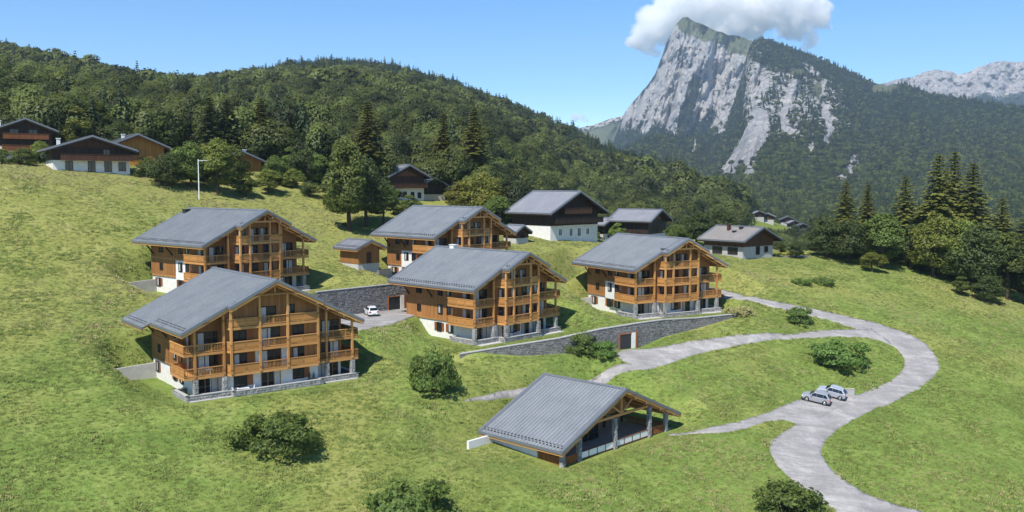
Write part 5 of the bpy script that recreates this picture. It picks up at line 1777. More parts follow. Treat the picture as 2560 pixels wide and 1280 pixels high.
old_house('shed', 'tiny shed with a pale roof leaning beside the black barn', pix(1291, 581, 182), R(45), 4.6, 4.6, 1.9, .6, .7, 'brown_wood', base='concrete', wins=[('f', 2.3, .75, .9, .9, '')], ov=(.5, .6), rib=9, group='outbuildings')
old_house('old_chalet', 'weathered brown chalet with a grey roof right of the black barn', pix(1629, 553, 222), R(58), 13.4, 12, 3.8, .4, .5, 'dark_wood', wins=[('f', 5.5, .8, 1.6, 1.8, ''), ('f', 8.5, .8, 1.6, 1.8, ''), ('l', 4, 1.2, 1.4, 1.2, '')], lit_gable=(3.0, 2.4, 'red_wood'), rib=9)
old_house('shed', 'grey roofed shed tucked between the black barn and the weathered chalet', pix(1512, 562, 226), R(50), 8, 8, 3.0, .4, .6, 'dark_wood', wins=[('f', 4, .9, 1.2, 1.0, '')], rib=9, group='outbuildings')
old_house('old_chalet', 'low chalet with a pinkish weathered roof near the flower bed', pix(1863, 603, 190), R(40), 13.2, 12.5, 3.3, .41, 1.9, 'brown_wood', base='render_grey', roof='roof_old', wins=[('f', 6.5, .2, 1.2, 1.6, ''), ('f', 9.5, .6, 1.2, 1.1, ''), ('l', 4, .4, 2.4, 1.3, ''), ('l', 8, .4, 2.4, 1.3, '')],  # grey base colour stands for white render shaded by the eave
          chimneys=[(4.6, 7.6, 1.1, 'brown_wood'), (5.4, 5.0, .3, 'dark_metal'), (3.8, 5.6, .2, 'dark_metal')], lit_gable=(3.2, 2.3, 'brown_wood'), rib=9)
old_house('old_chalet', 'small house with a salmon tiled roof peeping out left of the barn', pix(1268, 524, 236), R(55), 7, 6, 3, .42, 1.5, 'tan_tarp', roof='terracotta', wins=[('f', 3.5, 1.6, 1, .8, '')], rib=9)


def hill_at(px, py):
    t = np.linspace(0.0, 1, 400); P = hill_pos(np.full(400, float(px)), t)
    x, y = to_px(P)
    i = int(np.argmin(np.abs(y - py)))
    return Vector(P[i])


VH = [(1880, 541, 9, 'roof_slate', 'first far chalet of the hamlet, by the wood edge'), (1897, 547, 10, 'roof_old', 'far white walled chalet with the broad roof in the hamlet'), (1948, 541, 11, 'roof_dark', 'dark roofed far chalet at the top of the hamlet'),
      (1972, 547, 8, 'roof_slate', 'narrow far chalet in the middle of the hamlet'), (1992, 552, 8, 'roof_dark', 'small dark far chalet low in the hamlet'), (2016, 549, 9, 'roof_slate', 'last far chalet of the hamlet, beside the dark trees')]
for px, py, W, rm_, lb in VH:
    p = hill_at(px, py + 5); k = p.y / 560
    old_house('village_house', lb, p + Vector((0, 0, 2.8)), R(-20 + (px % 7) * 6), W * .75 * k + 2.5, 6, 2.8, .42, .8, 'brown_wood', base='render_grey', roof=rm_, wins=[('f', 3.5, 1.0, 1.2, 1.0, '')], group='hamlet in the valley', rib=9)


# ------------------------------------------------------------------ cars
def car(label, px, py, rz, paint, kind='suv'):
    p = hit(px, py)
    e = .8
    n = Vector((ground1(p.x - e, p.y) - ground1(p.x + e, p.y), ground1(p.x, p.y - e) - ground1(p.x, p.y + e), 2 * e)).normalized()
    root = empty('car', p + Vector((0, 0, .03)))
    q = Vector((0, 0, 1)).rotation_difference(n)
    root.rotation_mode = 'QUATERNION'
    from mathutils import Quaternion
    root.rotation_quaternion = q @ Quaternion((0, 0, 1), rz)
    root.scale = (.84, .90, .97)
    tag(root, label, 'car', 'parked cars')
    # x forward, y left; body lofted from cross sections
    secs = [(-2.25, .42, .86, .70, .74), (-2.18, .34, .98, .80, .86), (-1.9, .24, 1.06, .88, .92), (-1.2, .20, 1.04, .91, .92), (0, .20, 1.02, .92, .92), (.9, .20, 1.00, .91, .91), (1.35, .22, .98, .89, .88), (1.9, .26, .90, .85, .80), (2.2, .34, .80, .74, .68), (2.32, .44, .70, .60, .58)]
    rings = []
    for x, zb, zt, wb, wt in secs:
        c = .10
        rings.append([(x, -wb + c, zb), (x, wb - c, zb), (x, wb, zb + c), (x, wb + .02, (zb + zt) / 2), (x, wt, zt - .07), (x, wt - .12, zt), (x, -wt + .12, zt), (x, -wt, zt - .07), (x, -wb - .02, (zb + zt) / 2), (x, -wb, zb + c)])
    b = MB(); b.loft(rings)
    body = b.build('body', MATS[paint], root, smooth=False)
    # greenhouse
    g = [(-2.16, 1.00, .72), (-1.62, 1.44, .62), (-1.2, 1.54, .61), (-.2, 1.60, .60), (.35, 1.53, .58), (1.15, 1.0, .72)]
    low = [(-2.14, .80), (-1.9, .84), (-1.2, .86), (-.1, .86), (.5, .86), (1.25, .80)]
    cab = MB()
    rr = []
    for (x, zt, wt), (xl, wl_) in zip(g, low):
        rr.append([(xl, -wl_, .98), (xl, wl_, .98), (x, wt, max(1.0, zt - .06)), (x, wt - .08, max(1.01, zt)), (x, -wt + .08, max(1.01, zt)), (x, -wt, max(1.0, zt - .06))])
    cab.loft(rr); cab.build('cabin', MATS[paint], root)
    def pane(pts, nm='window'):
        mm = MB(); mm.quad(*pts); o = link_mesh(nm, mm.mesh(nm, False), MATS['glass'], root); return o
    for s in (-1, 1):
        def side(x0, x1, x2, x3):
            f = lambda x, z: (x, s * (.86 - .235 * (z - .98) / .6 + .022), z)
            return [f(x0, 1.02), f(x1, 1.02), f(x2, 1.45), f(x3, 1.45)]
        pane(side(-.02, 1.0, .42, -.02)); pane(side(-1.02, -.06, -.06, -1.02)); pane(side(-1.85, -1.06, -1.06, -1.42))
        w = MB(); w.box(.68, .86, s * .93, s * 1.10, 1.02, 1.16); w.build('mirror', MATS[paint], root)
    pane([(1.14, -.70, 1.05), (1.14, .70, 1.05), (.50, .55, 1.49), (.50, -.55, 1.49)], 'windscreen')
    pane([(-2.165, .70, 1.03), (-2.165, -.70, 1.03), (-1.68, -.58, 1.43), (-1.68, .58, 1.43)], 'rear_window')
    for s in (-1, 1):
        l = MB(); l.box(-2.30, -2.10, s * .52, s * .84, .72, .92); l.build('tail_light', MATS['lamp_red'], root)
        l = MB(); l.box(2.05, 2.27, s * .44, s * .78, .62, .74); l.build('headlight', MATS['white_paint'], root)
    l = MB(); l.box(-2.33, -2.2, -.26, .26, .56, .68); l.build('number_plate', MATS['white_paint'], root)
    l = MB(); l.box(-2.31, 2.30, -.90, .90, .22, .36); l.build('sill', MATS['dark_metal'], root)
    def wheel(x, s):
        t = MB(); t.tube((x, s * .70, .34), (x, s * .93, .34), .34, .34, 20)
        o = t.build('wheel', MATS['rubber'], root)
        q = MB(); q.tube((x, s * .925, .34), (x, s * .945, .34), .22, .20, 14); q.build('rim', MATS['alloy'], o)
        a = MB(); a.tube((x, s * .86, .36), (x, s * .925, .36), .41, .41, 20); a.build('wheel_arch', MATS['dark_metal'], root)
    for x in (-1.42, 1.42):
        for s in (-1, 1): wheel(x, s)
    r = MB()
    for s in (-1, 1): r.beam((-1.3, s * .53, 1.57), (.1, s * .53, 1.61), .04, .04)
    r.build('roof_rail', MATS['alloy'], root)
    return root


def paint_mat(name, col):
    m, nt, out = new_mat(name)
    p = principled(nt, out, col, 0.25, 0.5, 0.1)
    p.inputs['Coat Weight'].default_value = 0.6; p.inputs['Coat Roughness'].default_value = 0.06


paint_mat('paint_silver', (0.33, 0.34, 0.36)); paint_mat('paint_pearl', (0.42, 0.44, 0.50)); paint_mat('paint_white', (0.82, 0.82, 0.82))
plain_mat('rubber', (0.018, 0.018, 0.019), .8, .2, .1); plain_mat('alloy', (0.5, 0.5, 0.52), .3, .6, .05, metal=.8); plain_mat('lamp_red', (0.35, 0.015, 0.012), .3, .5, .1)
car('silver car nearest the camera, parked on the bay below the hairpin', 2040, 1004, R(154), 'paint_silver')
car('pearl white car parked behind the silver one against the low wall', 2079, 990, R(152), 'paint_pearl')
car('white car parked alone on the forecourt by the tall stone wall', 928, 789, R(112), 'paint_white')

# ------------------------------------------------------------------ lamp post
p = hit(498, 500)
root = empty('lamp_post', p); tag(root, 'slim white lamp post standing alone on the upper meadow', 'lamp post')
m = MB(); m.tube((0, 0, -.4), (0, 0, 7.9), .12, .08, 10); m.build('pole', MATS['white_paint'], root)
m = MB(); m.tube((0, 0, 7.6), (1.2, .1, 7.7), .05, .05, 8); m.build('arm', MATS['white_paint'], root)
m = MB(); m.box(1.0, 1.8, -.05, .25, 7.6, 7.76); m.build('lamp_head', MATS['render_grey'], root)

# ------------------------------------------------------------------ trees and shrubs
def add_tube_chain(mb, pts, radii, n=7):
    rings = []
    for i, p in enumerate(pts):
        a = pts[max(0, i - 1)]; b = pts[min(len(pts) - 1, i + 1)]
        d = (b - a).normalized(); s = d.cross(Vector((0.3, 1, 0.1))).normalized(); t = d.cross(s)
        rings.append([p + (s * math.cos(6.283 * k / n) + t * math.sin(6.283 * k / n)) * radii[i] for k in range(n)])
    mb.loft(rings)


def leafy(cl, r_, ncard, size, up=0.3, shell=(0.55, 1.0), aspect=.5):
    """leaf quads in clump volumes; returns verts, faces"""
    v = []; f = []
    tot = sum(c[3] ** 2 for c in cl)
    for (c, ex, ey, ez_r) in [(Vector(q[:3]), q[3], q[3], q[4]) for q in cl]:
        k = max(6, int(ncard * ex * ex / tot))
        for i in range(k):
            d = Vector((r_.gauss(0, 1), r_.gauss(0, 1), r_.gauss(0, 1))).normalized()
            if d.z < -.3: d.z *= .5
            rr = r_.uniform(*shell)
            p = c + Vector((d.x * ex, d.y * ey, d.z * ez_r)) * rr
            nrm = (d * .8 + Vector((r_.gauss(0, .5), r_.gauss(0, .5), r_.gauss(0, .5) + up))).normalized()
            t1 = nrm.orthogonal().normalized(); t2 = nrm.cross(t1); a = r_.uniform(0, 6.28)
            t1, t2 = t1 * math.cos(a) + t2 * math.sin(a), t2 * math.cos(a) - t1 * math.sin(a)
            s = size * r_.uniform(.6, 1.35); n = len(v)
            v += [p - t1 * s, p + t2 * s * aspect + nrm * s * .18, p + t1 * s, p - t2 * s * aspect + nrm * s * .18]
            f.append((n, n + 1, n + 2, n + 3))
    return v, f


def broad_proto(seed, H=10.0, R0=3.3, ncard=4200, size=.20, low=.16, nclump=26):
    r_ = random.Random(seed)
    tr = MB(); tops = []
    pts = [Vector((0, 0, -.6)), Vector((0, 0, .1)), Vector((r_.uniform(-.1, .1), r_.uniform(-.1, .1), H * .25)), Vector((r_.uniform(-.3, .3), r_.uniform(-.3, .3), H * .55)), Vector((r_.uniform(-.4, .4), r_.uniform(-.4, .4), H * .85))]
    add_tube_chain(tr, pts, [.34, .26, .2, .12, .04])
    cl = []
    for i in range(nclump):
        t = r_.uniform(0, 1); z = H * (low + .10 + (.80 - low) * t)
        prof = math.sin(math.pi * min(1, .16 + .80 * t)) ** .6
        a = r_.uniform(0, 6.283); q = R0 * prof * r_.uniform(.35, .85)
        cr = R0 * r_.uniform(.26, .42) * (1.1 - .35 * t)
        cl.append((q * math.cos(a), q * math.sin(a), z, cr, cr * r_.uniform(.95, 1.3)))
        if i % 3 == 0:
            b = pts[2].lerp(pts[4], max(0, t - .15)); e = Vector(cl[-1][:3])
            add_tube_chain(tr, [b, b.lerp(e, .5) + Vector((0, 0, -.15)), e], [.1, .06, .02], 5)
    cl.append((0, 0, H * .9, R0 * .34, R0 * .34)); cl.append((0, 0, H * .6, R0 * .6, R0 * .6))
    v, f = leafy(cl, r_, ncard, size)
    return tr.mesh('trunk'), np_mesh('crown', np.array([tuple(p) for p in v]), np.array(f), False)


def spruce_proto(seed, H=20.0, R0=3.4, levels=38):
    r_ = random.Random(seed); tr = MB(); v = []; f = []
    add_tube_chain(tr, [Vector((0, 0, -.6)), Vector((0, 0, H * .4)), Vector((.05, .03, H * .995))], [.38, .24, .02], 8)
    def card(p0, p1, side, w0, w1, sag):
        n = len(v); mid = p0.lerp(p1, .55) + Vector((0, 0, sag))
        v.extend([p0 - side * w0, p0 + side * w0, mid + side * w1, mid - side * w1, p1 + side * w1 * .25, p1 - side * w1 * .25])
        f.append((n, n + 1, n + 2, n + 3)); f.append((n + 3, n + 2, n + 4, n + 5))
    for lev in range(levels):
        t = lev / levels; z = H * (.05 + .93 * t); rad = R0 * (1 - t) ** .9 * r_.uniform(.8, 1.1) + .22
        k = int(7 + 6 * (1 - t)); ph = r_.uniform(0, 6.28)
        for i in range(k):
            a = ph + 6.283 * i / k + r_.uniform(-.25, .25); L = rad * r_.uniform(.65, 1.2)
            d = Vector((math.cos(a), math.sin(a), 0)); s = Vector((-d.y, d.x, 0))
            p0 = Vector((0, 0, z)); droop = .18 + .42 * (1 - t)
            tip = p0 + d * L + Vector((0, 0, -L * droop + .12 * L))
            card(p0 + d * .05, tip, s, .07, .22 + .06 * L, .07 * L)
            m_ = max(3, int(L / .22))
            for q in range(m_):            # side sprays and hanging twigs
                tt = (q + .6) / m_; b = p0.lerp(tip, tt) + Vector((0, 0, .07 * L * math.sin(math.pi * tt)))
                ll = (.35 + .5 * (1 - tt)) * (.35 + .24 * L) * r_.uniform(.7, 1.3)
                for sg in (-1, 1):
                    e = b + (d * r_.uniform(.4, .9) + s * sg).normalized() * ll + Vector((0, 0, -ll * r_.uniform(.25, .8)))
                    w = Vector((d.x * .7, d.y * .7, r_.uniform(-.5, .5))).normalized()
                    card(b, e, w, .06, .16 + .035 * L, -.03)
                if r_.random() < .6:
                    e = b + Vector((r_.uniform(-.1, .1), r_.uniform(-.1, .1), -ll * r_.uniform(.7, 1.2)))
                    card(b, e, s, .07, .13, 0)
    return tr.mesh('trunk'), np_mesh('crown', np.array([tuple(p) for p in v]), np.array(f), False)


BROAD = [broad_proto(200 + i, ncard=(6400, 6400, 5600, 5600, 6400)[i], R0=(3.2, 3.6, 2.8, 3.9, 3.3)[i]) for i in range(5)]
SPRUCE = [spruce_proto(300 + i, R0=(3.0, 3.5, 2.6, 3.2)[i]) for i in range(4)]
_mc = {}


def mesh_with(me, mat):
    k = (me.name, mat)
    if k not in _mc:
        c = me.copy(); c.materials.clear(); c.materials.append(MATS[mat]); _mc[k] = c
    return _mc[k]


def tree(name, label, px, py, top, kind, var, mat, wide=1.0, Y=None, group=None):
    """tree whose foot is seen at (px, py) and whose tip reaches row top"""
    if Y is None: p = hit(px, py)
    else:
        p = pix(px, py, Y); p.z = min(p.z, ground1(p.x, p.y)) if Y < 255 else p.z
    tip = pix(px, top, p.y)
    H = tip.z - p.z
    tr, cr = (BROAD if kind == 'b' else SPRUCE)[var]
    s = H / (10.0 if kind == 'b' else 20.0)
    root = empty(name, p, rnd.uniform(0, 6.28))
    k = wide * s * (1.28 if kind == 'b' else 1.12)
    root.scale = (k, k, s)
    tag(root, label, 'tree', group)
    put('trunk', mesh_with(tr, 'bark'), root, (0, 0, 0)); put('crown', mesh_with(cr, mat), root, (0, 0, 0))
    return root


G1, G2, G3, G4 = 'trees behind the upper chalets', 'tall spruces on the right', 'trees along the right edge of the meadow', 'trees of the middle grove'
TR = [
    # behind the houses on the left
    ('broadleaf_tree', 'tall dark broadleaf tree behind the far left chalet', 62, 330, 205, 'b', 0, 'leaf_dark', .9, 226, G1),
    ('broadleaf_tree', 'dark tree rising at the left edge of the photo', 8, 330, 190, 'b', 3, 'leaf_dark', .9, 228, G1),
    ('spruce', 'dark spruce left of the white chimneyed brown chalet', 158, 372, 222, 's', 1, 'needles_dark', 1.46, 224, G1),
    ('broadleaf_tree', 'broad light green tree above the dark brown chalet roof', 225, 380, 240, 'b', 1, 'leaf_green', 1.05, 220, G1),
    ('broadleaf_tree', 'rounded tree behind the ridge of the dark brown chalet', 282, 380, 262, 'b', 4, 'leaf_dark', 1.1, 224, G1),
    ('broadleaf_tree', 'yellowish tree above the ochre chalet', 320, 385, 285, 'b', 2, 'leaf_light', 1.2, 232, G1),
    ('broadleaf_tree', 'tree between the ochre chalet and the two dark spruces', 385, 400, 288, 'b', 3, 'leaf_green', 1.0, 236, G1),
    ('broadleaf_tree', 'dense tree right of the small chimney roof', 452, 410, 285, 'b', 0, 'leaf_dark', 1.0, 232, G1),
    ('spruce', 'left one of the two dark spruces above the lamp post', 528, 430, 236, 's', 0, 'needles_dark', 1.77, 216, G1),
    ('spruce', 'right one of the two dark spruces above the lamp post', 572, 430, 242, 's', 1, 'needles_dark', 1.65, 219, G1),
    ('spruce', 'single feathery spruce right of the orange chalet', 655, 440, 238, 's', 2, 'needles', 1.83, 221, G1),
    ('spruce', 'shorter dark spruce beside the feathery one', 702, 440, 300, 's', 3, 'needles_dark', 1.71, 224, G1),
    ('broadleaf_tree', 'tree in front of the shorter dark spruce', 728, 452, 365, 'b', 2, 'leaf_green', 1.2, 215, G1),
    ('broadleaf_tree', 'bright tree right of the wood pile', 792, 470, 385, 'b', 4, 'leaf_green', 1.15, 212, G1),
    ('broadleaf_tree', 'wide bushy tree left of the lamp post', 415, 474, 384, 'b', 3, 'leaf_dark', 1.3, 182, G1),
    ('broadleaf_tree', 'tall light green tree just left of the lamp post', 478, 472, 352, 'b', 1, 'leaf_green', 1.0, 186, G1),
    ('broadleaf_tree', 'light crowned tree behind the lamp post with its trunk in view', 545, 488, 345, 'b', 0, 'leaf_light', .95, None, G1),
    ('broadleaf_tree', 'low round tree below the orange chalet', 672, 484, 424, 'b', 4, 'leaf_light', 1.5, None, G1),
    ('broadleaf_tree', 'small tree under the orange chalet balcony', 615, 478, 436, 'b', 2, 'leaf_green', 1.5, 190, G1),
    ('broadleaf_tree', 'small dark bushy tree right of the low round one', 775, 492, 452, 'b', 3, 'leaf_dark', 1.5, None, G1),
    ('broadleaf_tree', 'bushy tree beside the far left chalet', 58, 422, 368, 'b', 1, 'leaf_green', 1.5, 180, G1),
    ('broadleaf_tree', 'rounded bush tree at the left picture edge', 5, 420, 372, 'b', 4, 'leaf_green', 1.4, 178, G1),
    ('broadleaf_tree', 'bushy tree against the right end of the dark brown chalet', 372, 470, 392, 'b', 0, 'leaf_green', 1.2, 186, G1),
    ('broadleaf_tree', 'dense dark tree in the gap left of the lamp post', 446, 472, 372, 'b', 4, 'leaf_dark', 1.1, 192, G1),
    ('broadleaf_tree', 'leafy tree just behind the lamp pole', 512, 472, 358, 'b', 2, 'leaf_light', 1.2, 194, G1),
    ('broadleaf_tree', 'tree hiding the left half of the orange chalet', 578, 470, 362, 'b', 3, 'leaf_green', 1.0, 196, G1),
    ('broadleaf_tree', 'leafy tree below the feathery spruce', 690, 470, 388, 'b', 1, 'leaf_green', 1.1, 204, G1),
    ('broadleaf_tree', 'light bush tree next to the wood pile', 735, 478, 420, 'b', 0, 'leaf_light', 1.3, 203, G1),
    ('broadleaf_tree', 'dark tree filling the gap before the middle grove', 760, 468, 372, 'b', 4, 'leaf_dark', 1.0, 210, G1),
    ('broadleaf_tree', 'small round bush left of the middle grove', 825, 486, 436, 'b', 2, 'leaf_green', 1.3, 203, G1),
    ('broadleaf_tree', 'light green bush between the far left and dark brown chalets', 100, 420, 352, 'b', 0, 'leaf_light', 1.2, 192, G1),
    ('broadleaf_tree', 'dark tree behind the right balcony end of the far left chalet', 128, 372, 268, 'b', 3, 'leaf_dark', 1.0, 216, G1),
    ('broadleaf_tree', 'yellow green tree rising behind the white chimney', 190, 372, 262, 'b', 2, 'leaf_light', 1.1, 212, G1),
    ('broadleaf_tree', 'tree over the joint of dark brown and ochre roofs', 300, 380, 300, 'b', 1, 'leaf_dark', 1.1, 216, G1),
    # middle grove
    ('broadleaf_tree', 'tallest leafy tree of the middle grove with a pale trunk', 874, 578, 352, 'b', 0, 'leaf_green', .85, None, G4),
    ('broadleaf_tree', 'dark leafy tree in the shade of the middle grove', 915, 566, 390, 'b', 1, 'leaf_dark', .85, None, G4),
    ('broadleaf_tree', 'slim tree on the left of the middle grove', 845, 545, 395, 'b', 2, 'leaf_green', .9, 196, G4),
    ('broadleaf_tree', 'leaning small tree on the right of the middle grove', 958, 560, 452, 'b', 4, 'leaf_green', 1.0, 190, G4),
    ('spruce', 'tall yellow green spruce behind the middle grove', 922, 500, 244, 's', 3, 'needles', 1.65, 214, G4),
    ('broadleaf_tree', 'tree behind the middle grove on its left', 812, 500, 398, 'b', 3, 'leaf_dark', 1.1, 215, G4),
    ('spruce', 'left one of the two slender spruces above the centre chalets', 1110, 480, 276, 's', 2, 'needles', 1.65, 234, G4),
    ('spruce', 'right one of the two slender spruces above the centre chalets', 1187, 490, 262, 's', 0, 'needles', 1.59, 234, G4),
    ('broadleaf_tree', 'yellowing broad tree below the two slender spruces', 1205, 545, 432, 'b', 3, 'leaf_yellow', 1.25, 208, G4),
    ('broadleaf_tree', 'yellow green tree left of the salmon roof', 1150, 530, 452, 'b', 1, 'leaf_yellow', 1.2, 212, G4),
    ('broadleaf_tree', 'dark tree between the yellowing tree and the barn', 1248, 560, 490, 'b', 4, 'leaf_green', 1.4, 200, G4),
    ('broadleaf_tree', 'small round tree before the brown and white chalet', 1022, 520, 486, 'b', 2, 'leaf_green', 1.7, 200, G4),
    ('broadleaf_tree', 'slender small tree left of the brown and white chalet', 984, 530, 490, 'b', 0, 'leaf_green', 1.2, 200, G4),
    # by the barn and the low chalet
    ('broadleaf_tree', 'dark round tree right of the weathered brown chalet', 1742, 612, 528, 'b', 1, 'leaf_dark', 1.25, 214, G3),
    ('broadleaf_tree', 'larger dark round tree left of the pinkish roof', 1800, 612, 518, 'b', 3, 'leaf_dark', 1.2, 220, G3),
    ('broadleaf_tree', 'low bushy tree in front of the weathered brown chalet', 1690, 606, 562, 'b', 4, 'leaf_green', 1.5, 208, G3),
    ('broadleaf_tree', 'grey green shrubby tree right of the barn', 1545, 600, 556, 'b', 2, 'leaf_light', 1.4, 200, G3),
    ('broadleaf_tree', 'round hedge tree beside the flower bed', 1990, 640, 603, 'b', 1, 'leaf_dark', 1.3, 200, G3),
    ('broadleaf_tree', 'low garden tree right of the low chalet', 1952, 632, 606, 'b', 0, 'leaf_green', 1.5, 204, G3),
    # right edge
    ('spruce', 'leftmost of the tall spruces, above the dark round trees', 2110, 655, 446, 's', 0, 'needles', 1.65, 208, G2),
    ('spruce', 'second tall spruce from the left, slim', 2165, 655, 452, 's', 2, 'needles', 1.59, 210, G2),
    ('spruce', 'third tall spruce from the left, standing apart', 2258, 670, 432, 's', 3, 'needles', 1.59, 208, G2),
    ('spruce', 'tallest spruce on the right, front one of a pair', 2338, 690, 374, 's', 1, 'needles', 1.52, 203, G2),
    ('spruce', 'tall spruce directly behind the tallest one', 2376, 690, 366, 's', 0, 'needles', 1.40, 212, G2),
    ('spruce', 'tall spruce right of the tallest pair', 2422, 700, 396, 's', 3, 'needles', 1.71, 202, G2),
    ('spruce', 'short spruce near the right picture edge', 2497, 720, 486, 's', 2, 'needles', 1.71, 202, G2),
    ('spruce', 'spruce cut off by the right picture edge', 2566, 735, 505, 's', 1, 'needles', 1.83, 200, G2),
    ('broadleaf_tree', 'dark round tree first in the right tree line', 2068, 652, 540, 'b', 1, 'leaf_dark', 1.15, 203, G3),
    ('broadleaf_tree', 'shadowy tree second in the right tree line', 2122, 660, 548, 'b', 3, 'leaf_dark', 1.05, 199, G3),
    ('broadleaf_tree', 'broad green tree below the third spruce', 2205, 674, 532, 'b', 0, 'leaf_green', 1.15, 197, G3),
    ('broadleaf_tree', 'low bush tree at the foot of the broad green one', 2180, 672, 630, 'b', 4, 'leaf_light', 1.7, 192, G3),
    ('broadleaf_tree', 'dark gap tree between the broad green tree and the spruces', 2275, 680, 560, 'b', 2, 'leaf_dark', 1.2, 203, G3),
    ('broadleaf_tree', 'bright green tree in front of the tallest spruces', 2335, 700, 536, 'b', 1, 'leaf_light', 1.0, 196, G3),
    ('broadleaf_tree', 'second bright green tree in front of the spruces', 2400, 712, 548, 'b', 4, 'leaf_light', .95, 194, G3),
    ('broadleaf_tree', 'dark tall broadleaf tree below the short spruce', 2455, 735, 560, 'b', 3, 'leaf_dark', 1.0, 189, G3),
    ('broadleaf_tree', 'yellow topped tree close to the right edge', 2520, 745, 580, 'b', 0, 'leaf_green', 1.1, 187, G3),
    ('broadleaf_tree', 'last broadleaf tree on the right, cut by the edge', 2575, 755, 582, 'b', 2, 'leaf_dark', 1.2, 185, G3),
    ('broadleaf_tree', 'small bush tree in front of the right tree line', 2402, 728, 690, 'b', 2, 'leaf_green', 1.5, 184, G3),
    ('broadleaf_tree', 'low leafy tree at the dark foot of the right tree line', 2470, 742, 688, 'b', 1, 'leaf_dark', 1.5, 182, G3),
]
for (nm, lb, px, py, top, kd, var, mat, wd, Yv, gr) in TR:
    tree(nm, lb, px, py, top, kd, var, mat, wd, Yv, gr)


def shrub_proto(seed, ncard, size):
    """unit shrub: about 2 wide, 1 high"""
    r_ = random.Random(seed); st = MB(); cl = []
    for i in range(24):
        a = r_.uniform(0, 6.283); q = r_.uniform(.1, .86) ** .8; t = r_.uniform(.1, 1.0) * (1 - .35 * q)
        cr = r_.uniform(.13, .27)
        cl.append((q * math.cos(a), q * math.sin(a), t * .92, cr, cr * .85))
        if i % 2 == 0:
            add_tube_chain(st, [Vector((.1 * math.cos(a), .1 * math.sin(a), -.1)), Vector((q * .5 * math.cos(a), q * .5 * math.sin(a), t * .5)), Vector(cl[-1][:3])], [.02, .014, .006], 5)
    for i in range(9):
        a = 6.283 * i / 9 + r_.uniform(-.2, .2); q = r_.uniform(.5, .78); cl.append((q * math.cos(a), q * math.sin(a), r_.uniform(.14, .26), .22, .2))
    cl.append((0, 0, .55, .4, .4))
    v, f = leafy(cl, r_, ncard, size, .35, (.5, 1.12), .45)
    return st.mesh('stem'), np_mesh('foliage', np.array([tuple(p) for p in v]), np.array(f), False)


SHR = [shrub_proto(400 + i, n, s) for i, (n, s) in enumerate([(4600, .058), (3800, .06), (4800, .052), (2200, .07)])]


def shrub(label, px, py, wpx, hpx, var, mat):
    p = hit(px, py); k = (p.y + 4) / FPX
    p = p + Vector((0, wpx * k * .38, 0)); p.z = ground1(p.x, p.y)
    root = empty('shrub', p, rnd.uniform(0, 6.28))
    w = wpx * k / 2 / .93
    root.scale = (w, w, max(hpx * k * .92 - w * .5 * .25, w * .5))
    tag(root, label, 'shrub', 'shrubs on the meadow')
    st, fo = SHR[var]
    put('stem', mesh_with(st, 'bark'), root, (0, 0, 0)); put('foliage', mesh_with(fo, mat), root, (0, 0, 0))


shrub('wide shrub standing alone below the widest chalet', 678, 1166, 214, 118, 0, 'shrub_leaf')
shrub('tall round shrub at the left end of the long stone wall', 1085, 1002, 140, 140, 2, 'shrub_leaf')
shrub('shrub with a yellowish patch cut by the bottom edge of the photo', 1020, 1372, 240, 150, 0, 'shrub_leaf')
shrub('shrub at the bottom edge beside the road', 1994, 1330, 190, 108, 1, 'shrub_leaf')
shrub('shrub hugging the stone wall left of the garage', 1462, 905, 92, 72, 2, 'shrub_leaf')
shrub('low spreading shrub by the driveway end near the garage', 1515, 917, 72, 50, 1, 'shrub_leaf')
shrub('small dark shrub between the road and the driveway', 2005, 820, 76, 52, 1, 'shrub_leaf')
shrub('large spreading shrub inside the road bend', 2122, 938, 152, 82, 0, 'shrub_leaf')
shrub('left one of two small shrubs in the far meadow', 2010, 717, 48, 24, 3, 'shrub_leaf')
shrub('right one of two small shrubs in the far meadow', 2066, 718, 52, 28, 3, 'shrub_leaf')
shrub('dry straw coloured scrub at the right end of the stone wall', 1858, 792, 84, 22, 3, 'straw')

# flower bed by the low chalet
p0 = hit(1962, 641)
root = empty('flower_bed', p0, R(8)); tag(root, 'long bed of yellow and white flowers before the low chalet', 'flower bed')
r_ = random.Random(5)
for nm, mt, n, z in (('foliage', 'shrub_leaf', 700, .35), ('flowers', 'petals', 420, .6)):
    v, f = leafy([(r_.uniform(-5.2, 5.2), r_.uniform(-.6, .6), z, .45, .3) for _ in range(34)], r_, n, .12, .5)
    me = np_mesh(nm, np.array([tuple(q) for q in v]), np.array(f), False)
    o = link_mesh(nm, me, MATS[mt], root); o['kind'] = 'stuff'
m = MB(); m.box(-5.6, 5.6, -.95, .95, -.5, .12); m.build('bed_edge', MATS['stone'], root)


# ------------------------------------------------------------------ garden furniture on the widest chalet's terrace
def on_site(key, u, v, z):
    x, y = from_site(SITES[key], u, v); return (x, y, SITES[key]['o'][2] + z)


def garden_table(key, u, v, z, label):
    root = empty('garden_table', on_site(key, u, v, z), SITES[key]['a'] + rnd.uniform(-.3, .3)); tag(root, label, 'table')
    m = MB(); m.box(-.7, .7, -.42, .42, .70, .75); m.build('table_top', MATS['white_paint'], root)
    for a in (-.6, .6):
        for b in (-.33, .33):
            m = MB(); m.box(a - .03, a + .03, b - .03, b + .03, 0, .70); m.build('leg', MATS['white_paint'], root)


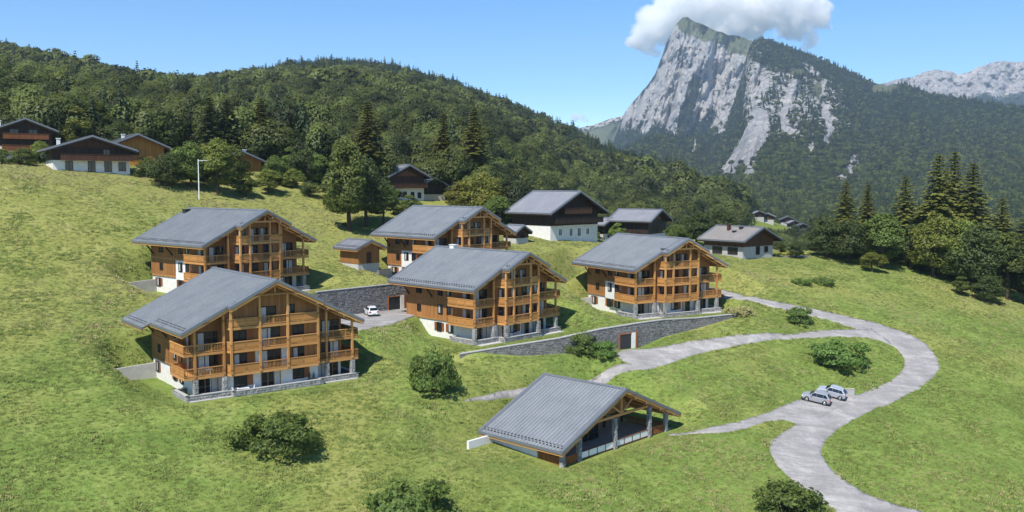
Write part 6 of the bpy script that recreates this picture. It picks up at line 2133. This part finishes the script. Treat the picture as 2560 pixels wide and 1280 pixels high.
def garden_chair(key, u, v, z, rz, label, mat='white_paint'):
    root = empty('garden_chair', on_site(key, u, v, z), SITES[key]['a'] + rz); tag(root, label, 'chair', 'garden chairs')
    m = MB(); m.box(-.25, .25, -.25, .25, .42, .47); m.build('seat', MATS[mat], root)
    m = MB(); m.hexa([(-.25, .21, .47), (.25, .21, .47), (.25, .26, .47), (-.25, .26, .47), (-.25, .31, .95), (.25, .31, .95), (.25, .36, .95), (-.25, .36, .95)]); m.build('backrest', MATS[mat], root)
    for a in (-.21, .21):
        for b in (-.21, .21):
            m = MB(); m.box(a - .02, a + .02, b - .02, b + .02, 0, .42); m.build('leg', MATS[mat], root)


garden_table('A', 7.4, .55, .06, 'white garden table on the terrace of the widest chalet')
garden_chair('A', 6.4, .55, .06, R(90), 'white chair left of the terrace table at the widest chalet')
garden_chair('A', 8.5, .6, .06, R(-90), 'white chair right of the terrace table at the widest chalet')
garden_chair('A', 4.4, 1.9, 2.72, R(30), 'dark chair on the lower corner balcony of the widest chalet', 'dark_metal')
garden_table('A', 3.2, 1.7, 2.72, 'table on the lower corner balcony of the widest chalet')
garden_table('B', 9.4, .3, .06, 'white table on the terrace of the central chalet')
garden_chair('B', 8.3, .3, .06, R(90), 'white chair on the terrace of the central chalet')
for i, (k, u, v, lb) in enumerate([('A', 16.2, .7, 'tall potted shrub by the right terrace door of the widest chalet'), ('A', 16.8, .7, 'second potted shrub beside the first, widest chalet terrace'), ('D', 11.2, .2, 'potted plant on the terrace of the chalet above the garage')]):
    root = empty('potted_shrub', on_site(k, u, v, .06)); tag(root, lb, 'plant', 'potted shrubs')
    m = MB(); m.tube((0, 0, 0), (0, 0, .4), .18, .24, 10); m.build('pot', MATS['dark_metal'], root)
    r_ = random.Random(i); vv, ff = leafy([(0, 0, .6, .24, .25), (0, 0, .95, .22, .3), (0, 0, 1.3, .16, .3)], r_, 260, .06, .3)
    link_mesh('foliage', np_mesh('foliage', np.array([tuple(q) for q in vv]), np.array(ff), False), MATS['leaf_dark'], root)
